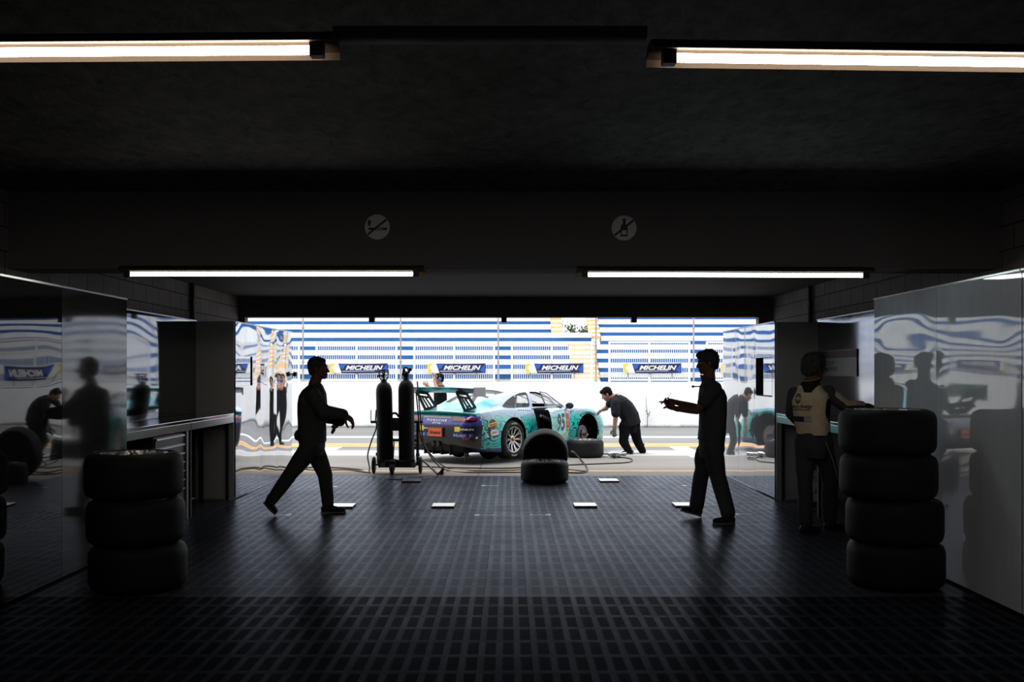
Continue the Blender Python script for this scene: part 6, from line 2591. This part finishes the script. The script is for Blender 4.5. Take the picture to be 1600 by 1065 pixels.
# tail lamps: slim red wedges under the lip, wrapping the corners
M_lamp = mat('lamp_red', rgb(150, 16, 30), 0.12, coat=1.0)
M_lampd = mat('lamp_dark', rgb(40, 8, 14), 0.12, coat=1.0)
for sg in (-1, 1):
    b = MB()
    vs_, fs_ = [], []
    n = 20
    for i in range(n + 1):
        y = sg * (.34 + .475 * i / n)
        hh = .028 + .022 * (1 - i / n)
        zc = .742 - .018 * i / n
        for q in (-1, 0, 1):
            vs_.append((0, y, zc + q * hh + Z))
    for i in range(n):
        for j in range(2):
            k = i * 3 + j
            fs_.append((k, k + 3, k + 4, k + 1))
    proj_rear(b, vs_, fs_, 0, 0.012)
    lamp = b.build('tail_lamp', M_lampd, car, 0)
    b = MB()
    rear_rect(b, sg * .60, .733 + Z, .40, .024, 0, 0.016)
    b.build('lamp_strip', M_lamp, lamp, 0)
b = MB()
rear_rect(b, 0.0, .765 + Z, .66, .04, 0, 0.006)
b.build('grille_panel', M_dgrey, car, 0)
b = MB()
rear_text(b, 'PORSCHE', -0.02, .705 + Z, .46, .036, 0, 0.03, 1.35)
rear_text(b, 'GT3 Cup', -0.02, .655 + Z, .20, .034, 0.3, 0.03)
b.build('rear_lettering', M_dw, car, 0)
pl_ = MB()
pl_.box(-1.125, -1.075, -.20, .15, .405 + Z, .585 + Z, 0, None, 0.012)
plate_o = pl_.build('plate_recess', mat('plate_frame', (0.05, 0.03, 0.03, 1), 0.5), car, 0)
b = MB()
b.box(-1.132, -1.124, -.18, .125, .425 + Z, .565 + Z)
b.build('plate_sign', M_or, plate_o, 0)
b = MB()
vs_, fs_, tw, th = text_mb('Schedoni', 1.0, 0.1, 0.03)
b.add([(-1.1345, -.028 - v.x * .25 / tw, .495 + Z + v.y * .06 / th) for v in vs_], fs_)
b.build('plate_lettering', M_dk, plate_o, 0)
for sg in (-1, 1):
    b = MB()
    rear_rect(b, sg * .42 - .09, .56 + Z, .12, .085, 0, 0.006)
    b.build('yellow_decal', M_dy, car, 0)
    b = MB()
    rear_text(b, 'MICHELIN', sg * .42 - .30 + .04, .56 + Z, .24, .032, 0.1, 0.02)
    b.build('tyre_maker_decal', M_dw, car, 0)
    b = MB()
    rear_rect(b, sg * .47 - .13, .455 + Z, .40, .075, 0, 0.005)
    rd_ = b.build('oil_decal', mat('decal_navy', rgb(30, 40, 92), 0.4), car, 0)
    b = MB()
    rear_text(b, 'Mobil 1', sg * .47 - .13, .455 + Z, .34, .05, 0.0, 0.03)
    b.build('oil_lettering', mat('decal_steel', rgb(130, 150, 200), 0.4), rd_, 0)
# tow eye arrow
b = MB()
vv = [(0, -.62, .435), (0, -.66, .47), (0, -.66, .45), (0, -.75, .45), (0, -.75, .42), (0, -.66, .42), (0, -.66, .40)]
proj_rear(b, [(0, q[1], q[2] - .03 + Z) for q in vv], [(0, 6, 2, 1)[:3], (0, 1, 2), (0, 5, 6), (2, 3, 4, 5)], 0, 0.007)
b.build('tow_arrow', M_red, car, 0)
# diffuser and exhaust
b = MB()
rgl = []
for i in range(17):
    y = -.74 + 1.48 * i / 16
    e = abs(y) / .74
    xb = -1.07 + .22 * e ** 3
    rgl.append([(xb, y, .375 + Z), (xb - .012, y, .36 + Z), (xb + .05, y, .16 + Z), (xb + .45, y, .12 + Z), (xb + .45, y, .30 + Z)])
b.rings(rgl)
for y in (-.3, -.1, .1, .3):
    b.box(-1.05, -.75, y - .008, y + .008, .10 + Z, .30 + Z)
b.build('diffuser', M_carb, car, 30)
b = MB()
for y in (-.06, .06):
    b.cyl((-1.10, y, .29 + Z), (-.9, y, .29 + Z), 0.045, n=20)
b.build('exhaust', mat('exhaust_dark', (0.03, 0.03, 0.03, 1), 0.4, metal=0.7), car)
# corner vent behind the rear wheel
b = MB()
side_rect(b, -.68, .50 + Z, .05, .26, 0, 0.004, 0.15)
b.build('corner_vent', M_dk, car, 0)

# rear wing
b = MB()
prof = [(-.17, .012), (-.12, .030), (0.0, .030), (.12, .012), (.175, -.01), (.12, -.012), (0, -.022), (-.12, -.014), (-.17, .004)]
xw, zw = -.93, 1.215 + Z
rgl = []
for i in range(25):
    y = -.87 + 1.74 * i / 24
    rgl.append([(xw + q[0], y, zw + q[1] - q[0] * .24 + 0.02 * (1 - (abs(y) / .87) ** 2)) for q in prof])
b.rings(rgl)


def wing_mat():
    m = bpy.data.materials.new('wing_paint')
    m.use_nodes = True
    g = NG(m)
    p = g.n['Principled BSDF']
    x, y, z = g.sep(g.coords())
    k = g.noise(g.scale(g.coords(), (4, 1, 4)), 3.0, 3.0, 0.6)
    mid = g.m('LESS_THAN', g.m('ABSOLUTE', g.m('ADD', y, -0.06)), 0.40)
    teal = g.mix(g.step(k, 0.45, 0.55), rgb(30, 160, 158), rgb(14, 80, 96))
    g.put(p.inputs['Base Color'], g.mix(mid, rgb(52, 58, 62), teal))
    p.inputs['Roughness'].default_value = 0.3
    return m


wing = b.build('rear_wing', wing_mat(), car, 40)
for sg in (-1, 1):
    b = MB()
    b.box(xw - .15, xw + .17, sg * .872 - .008, sg * .872 + .008, zw - .085, zw + .075, 0, None, 0.006)
    b.build('end_plate', mat('end_plate_grey', (0.33, 0.33, 0.34, 1), 0.4), wing, 0)
    # upright: tapered ladder frame
    b = MB()
    y = sg * .47
    t_ = .012
    zb_, zt_ = .855 + Z, zw - .012

    def bar(p0, p1, w_):
        p0, p1 = Vector((p0[0], 0, p0[1])), Vector((p1[0], 0, p1[1]))
        d = (p1 - p0).normalized()
        n = Vector((-d.z, 0, d.x)) * w_
        vv = []
        for yy in (y - t_, y + t_):
            vv += [p0 - n + Vector((0, yy, 0)), p0 + n + Vector((0, yy, 0)), p1 + n + Vector((0, yy, 0)), p1 - n + Vector((0, yy, 0))]
        b.add(vv, [(3, 2, 1, 0), (4, 5, 6, 7), (0, 1, 5, 4), (1, 2, 6, 5), (2, 3, 7, 6), (3, 0, 4, 7)])
    bar((-.82, zb_), (-1.06, zt_), .024)
    bar((-.54, zb_ + .05), (-.80, zt_ - .02), .022)
    bar((-1.07, zt_), (-.78, zt_ - .03), .030)
    bar((-1.01, zt_ - .08), (-.76, zt_ - .11), .018)
    bar((-.84, zb_ + .02), (-.54, zb_ + .06), .028)
    bar((-.74, zb_ + .04), (-.94, zt_ - .08), .010)
    bar((-.65, zb_ + .05), (-.86, zt_ - .09), .010)
    b.build('wing_upright', M_carb, wing, 0)

# mirrors
for sg in (-1, 1):
    b = MB()
    Mm = Matrix.Translation((1.72, sg * .96, .905 + Z))
    b.ball(Mm @ Vector((0, 0, 0)), (.050, .085, .062), 0, 20)
    mr = b.build('mirror', M_carb, car)
    b = MB()
    b.tube([(1.80, sg * .78, .845 + Z), (1.76, sg * .88, .86 + Z), (1.73, sg * .93, .88 + Z)], 0.014, 8)
    b.build('mirror_arm', M_dk, mr)
    b = MB()
    b.ball((1.677, sg * .96, .905 + Z), (.006, .070, .050), 0, 18)
    b.build('mirror_glass', M_dk, mr)
# door release pods, wipers, vents, roof dot, quarter panel slots
b = MB()
b.ball((1.62, -.80, .885 + Z), (.09, .05, .018), 0, 18)
b.build('door_handle', M_dk, car)
b = MB()
for i in range(7):
    x = .20 + i * .075
    side_rect(b, x, .868 + Z - .004 * i, .035, .022, 0, 0.004, -0.15, 2)
b.build('louvre', M_dk, car, 0)
b = MB()
hit = body_bvh.ray_cast(Vector((-.55, -.30, 2.0)), Vector((0, 0, -1)))[0]
b.ball(hit + Vector((0, 0, .012)), (.045, .03, .014), 0, 16)
b.build('filler_cap', M_dk, car)
b = MB()
hit = body_bvh.ray_cast(Vector((.42, .15, 2.0)), Vector((0, 0, -1)))[0]
b.box(hit.x - .02, hit.x + .02, hit.y - .01, hit.y + .01, hit.z, hit.z + .035)
b.build('aerial_stub', M_dk, car, 0)
b = MB()
for y0, x0, x1 in ((-.35, 2.0, 1.62), (.05, 2.02, 1.70)):
    p0 = body_bvh.ray_cast(Vector((x0, y0, 2.0)), Vector((0, 0, -1)))[0]
    p1 = body_bvh.ray_cast(Vector((x1, y0 + .22, 2.0)), Vector((0, 0, -1)))[0]
    b.tube([p0 + Vector((0, 0, .02)), p1 + Vector((0, 0, .02))], 0.008, 6)
b.build('wiper', M_dk, car)
# side decals
b = MB()
side_disc(b, -.60, .645 + Z, .085, .085, 0, 0.004)
o = b.build('round_decal', mat('decal_maroon', rgb(110, 40, 40), 0.4), car, 0)
b = MB()
side_rect(b, -.60, .64 + Z, .24, .055, 0, 0.006, 0.18)
b.build('decal_banner', M_dy, o, 0)
b = MB()
side_text(b, 'Peerless', -.60, .64 + Z, .18, .03, 0, 0.03, 0, 0.008, 0.18)
b.build('decal_lettering', M_dk, o, 0)
b = MB()
side_disc(b, -.56, .495 + Z, .11, .055, 0, 0.004)
o = b.build('oval_decal', M_dw, car, 0)
b = MB()
side_text(b, 'ORIX', -.56, .495 + Z, .14, .04, 0.2, 0.03, 0, 0.006, 0.1)
b.build('oval_lettering', M_red, o, 0)
# bumper cut lines
b = MB()
proj_side(b, [(-.87, 0, .74 + Z), (-.855, 0, .74 + Z), (-.80, 0, .56 + Z), (-.815, 0, .56 + Z)], [(0, 1, 2, 3)], 0, .005)
proj_side(b, [(-.815, 0, .56 + Z), (-.80, 0, .56 + Z), (-.70, 0, .43 + Z), (-.72, 0, .43 + Z)], [(0, 1, 2, 3)], 0, .005)
proj_side(b, [(-.96, 0, .40 + Z), (-.96, 0, .43 + Z), (-.70, 0, .445 + Z), (-.68, 0, .415 + Z)], [(0, 1, 2, 3)], 0, .006)
b.build('bumper_trim', M_dw, car, 0)
# headlamp, front splitter, rubber sills
b = MB()
for sg in (-1, 1):
    b.ball((3.02, sg * .62, .69 + Z), (.11, .10, .075), 0, 20)
b.build('headlamp', mat('lamp_clear', (0.5, 0.52, 0.55, 1), 0.1), car)
b = MB()
rgl = []
for i in range(21):
    y = -.86 + 1.72 * i / 20
    xb = 3.50 - .52 * (abs(y) / .86) ** 3.0
    rgl.append([(xb + .04, y, .125 + Z), (xb + .04, y, .105 + Z), (xb - .3, y, .10 + Z), (xb - .3, y, .13 + Z)])
b.rings(rgl)
b.build('front_splitter', M_carb, car, 30)
# air jacks
for k, (x, y) in enumerate(((-.62, -.30), (.42, -.52), (.42, .52), (2.05, -.35), (2.05, .35))):
    b = MB()
    b.cyl((x, y, .008), (x, y, .24 + Z), 0.022, n=14)
    b.cyl((x, y, .008), (x, y, .025), 0.04, n=16)
    b.build('air_jack', mat('jack_steel', (0.14, 0.11, 0.08, 1), 0.4, metal=0.6), car)
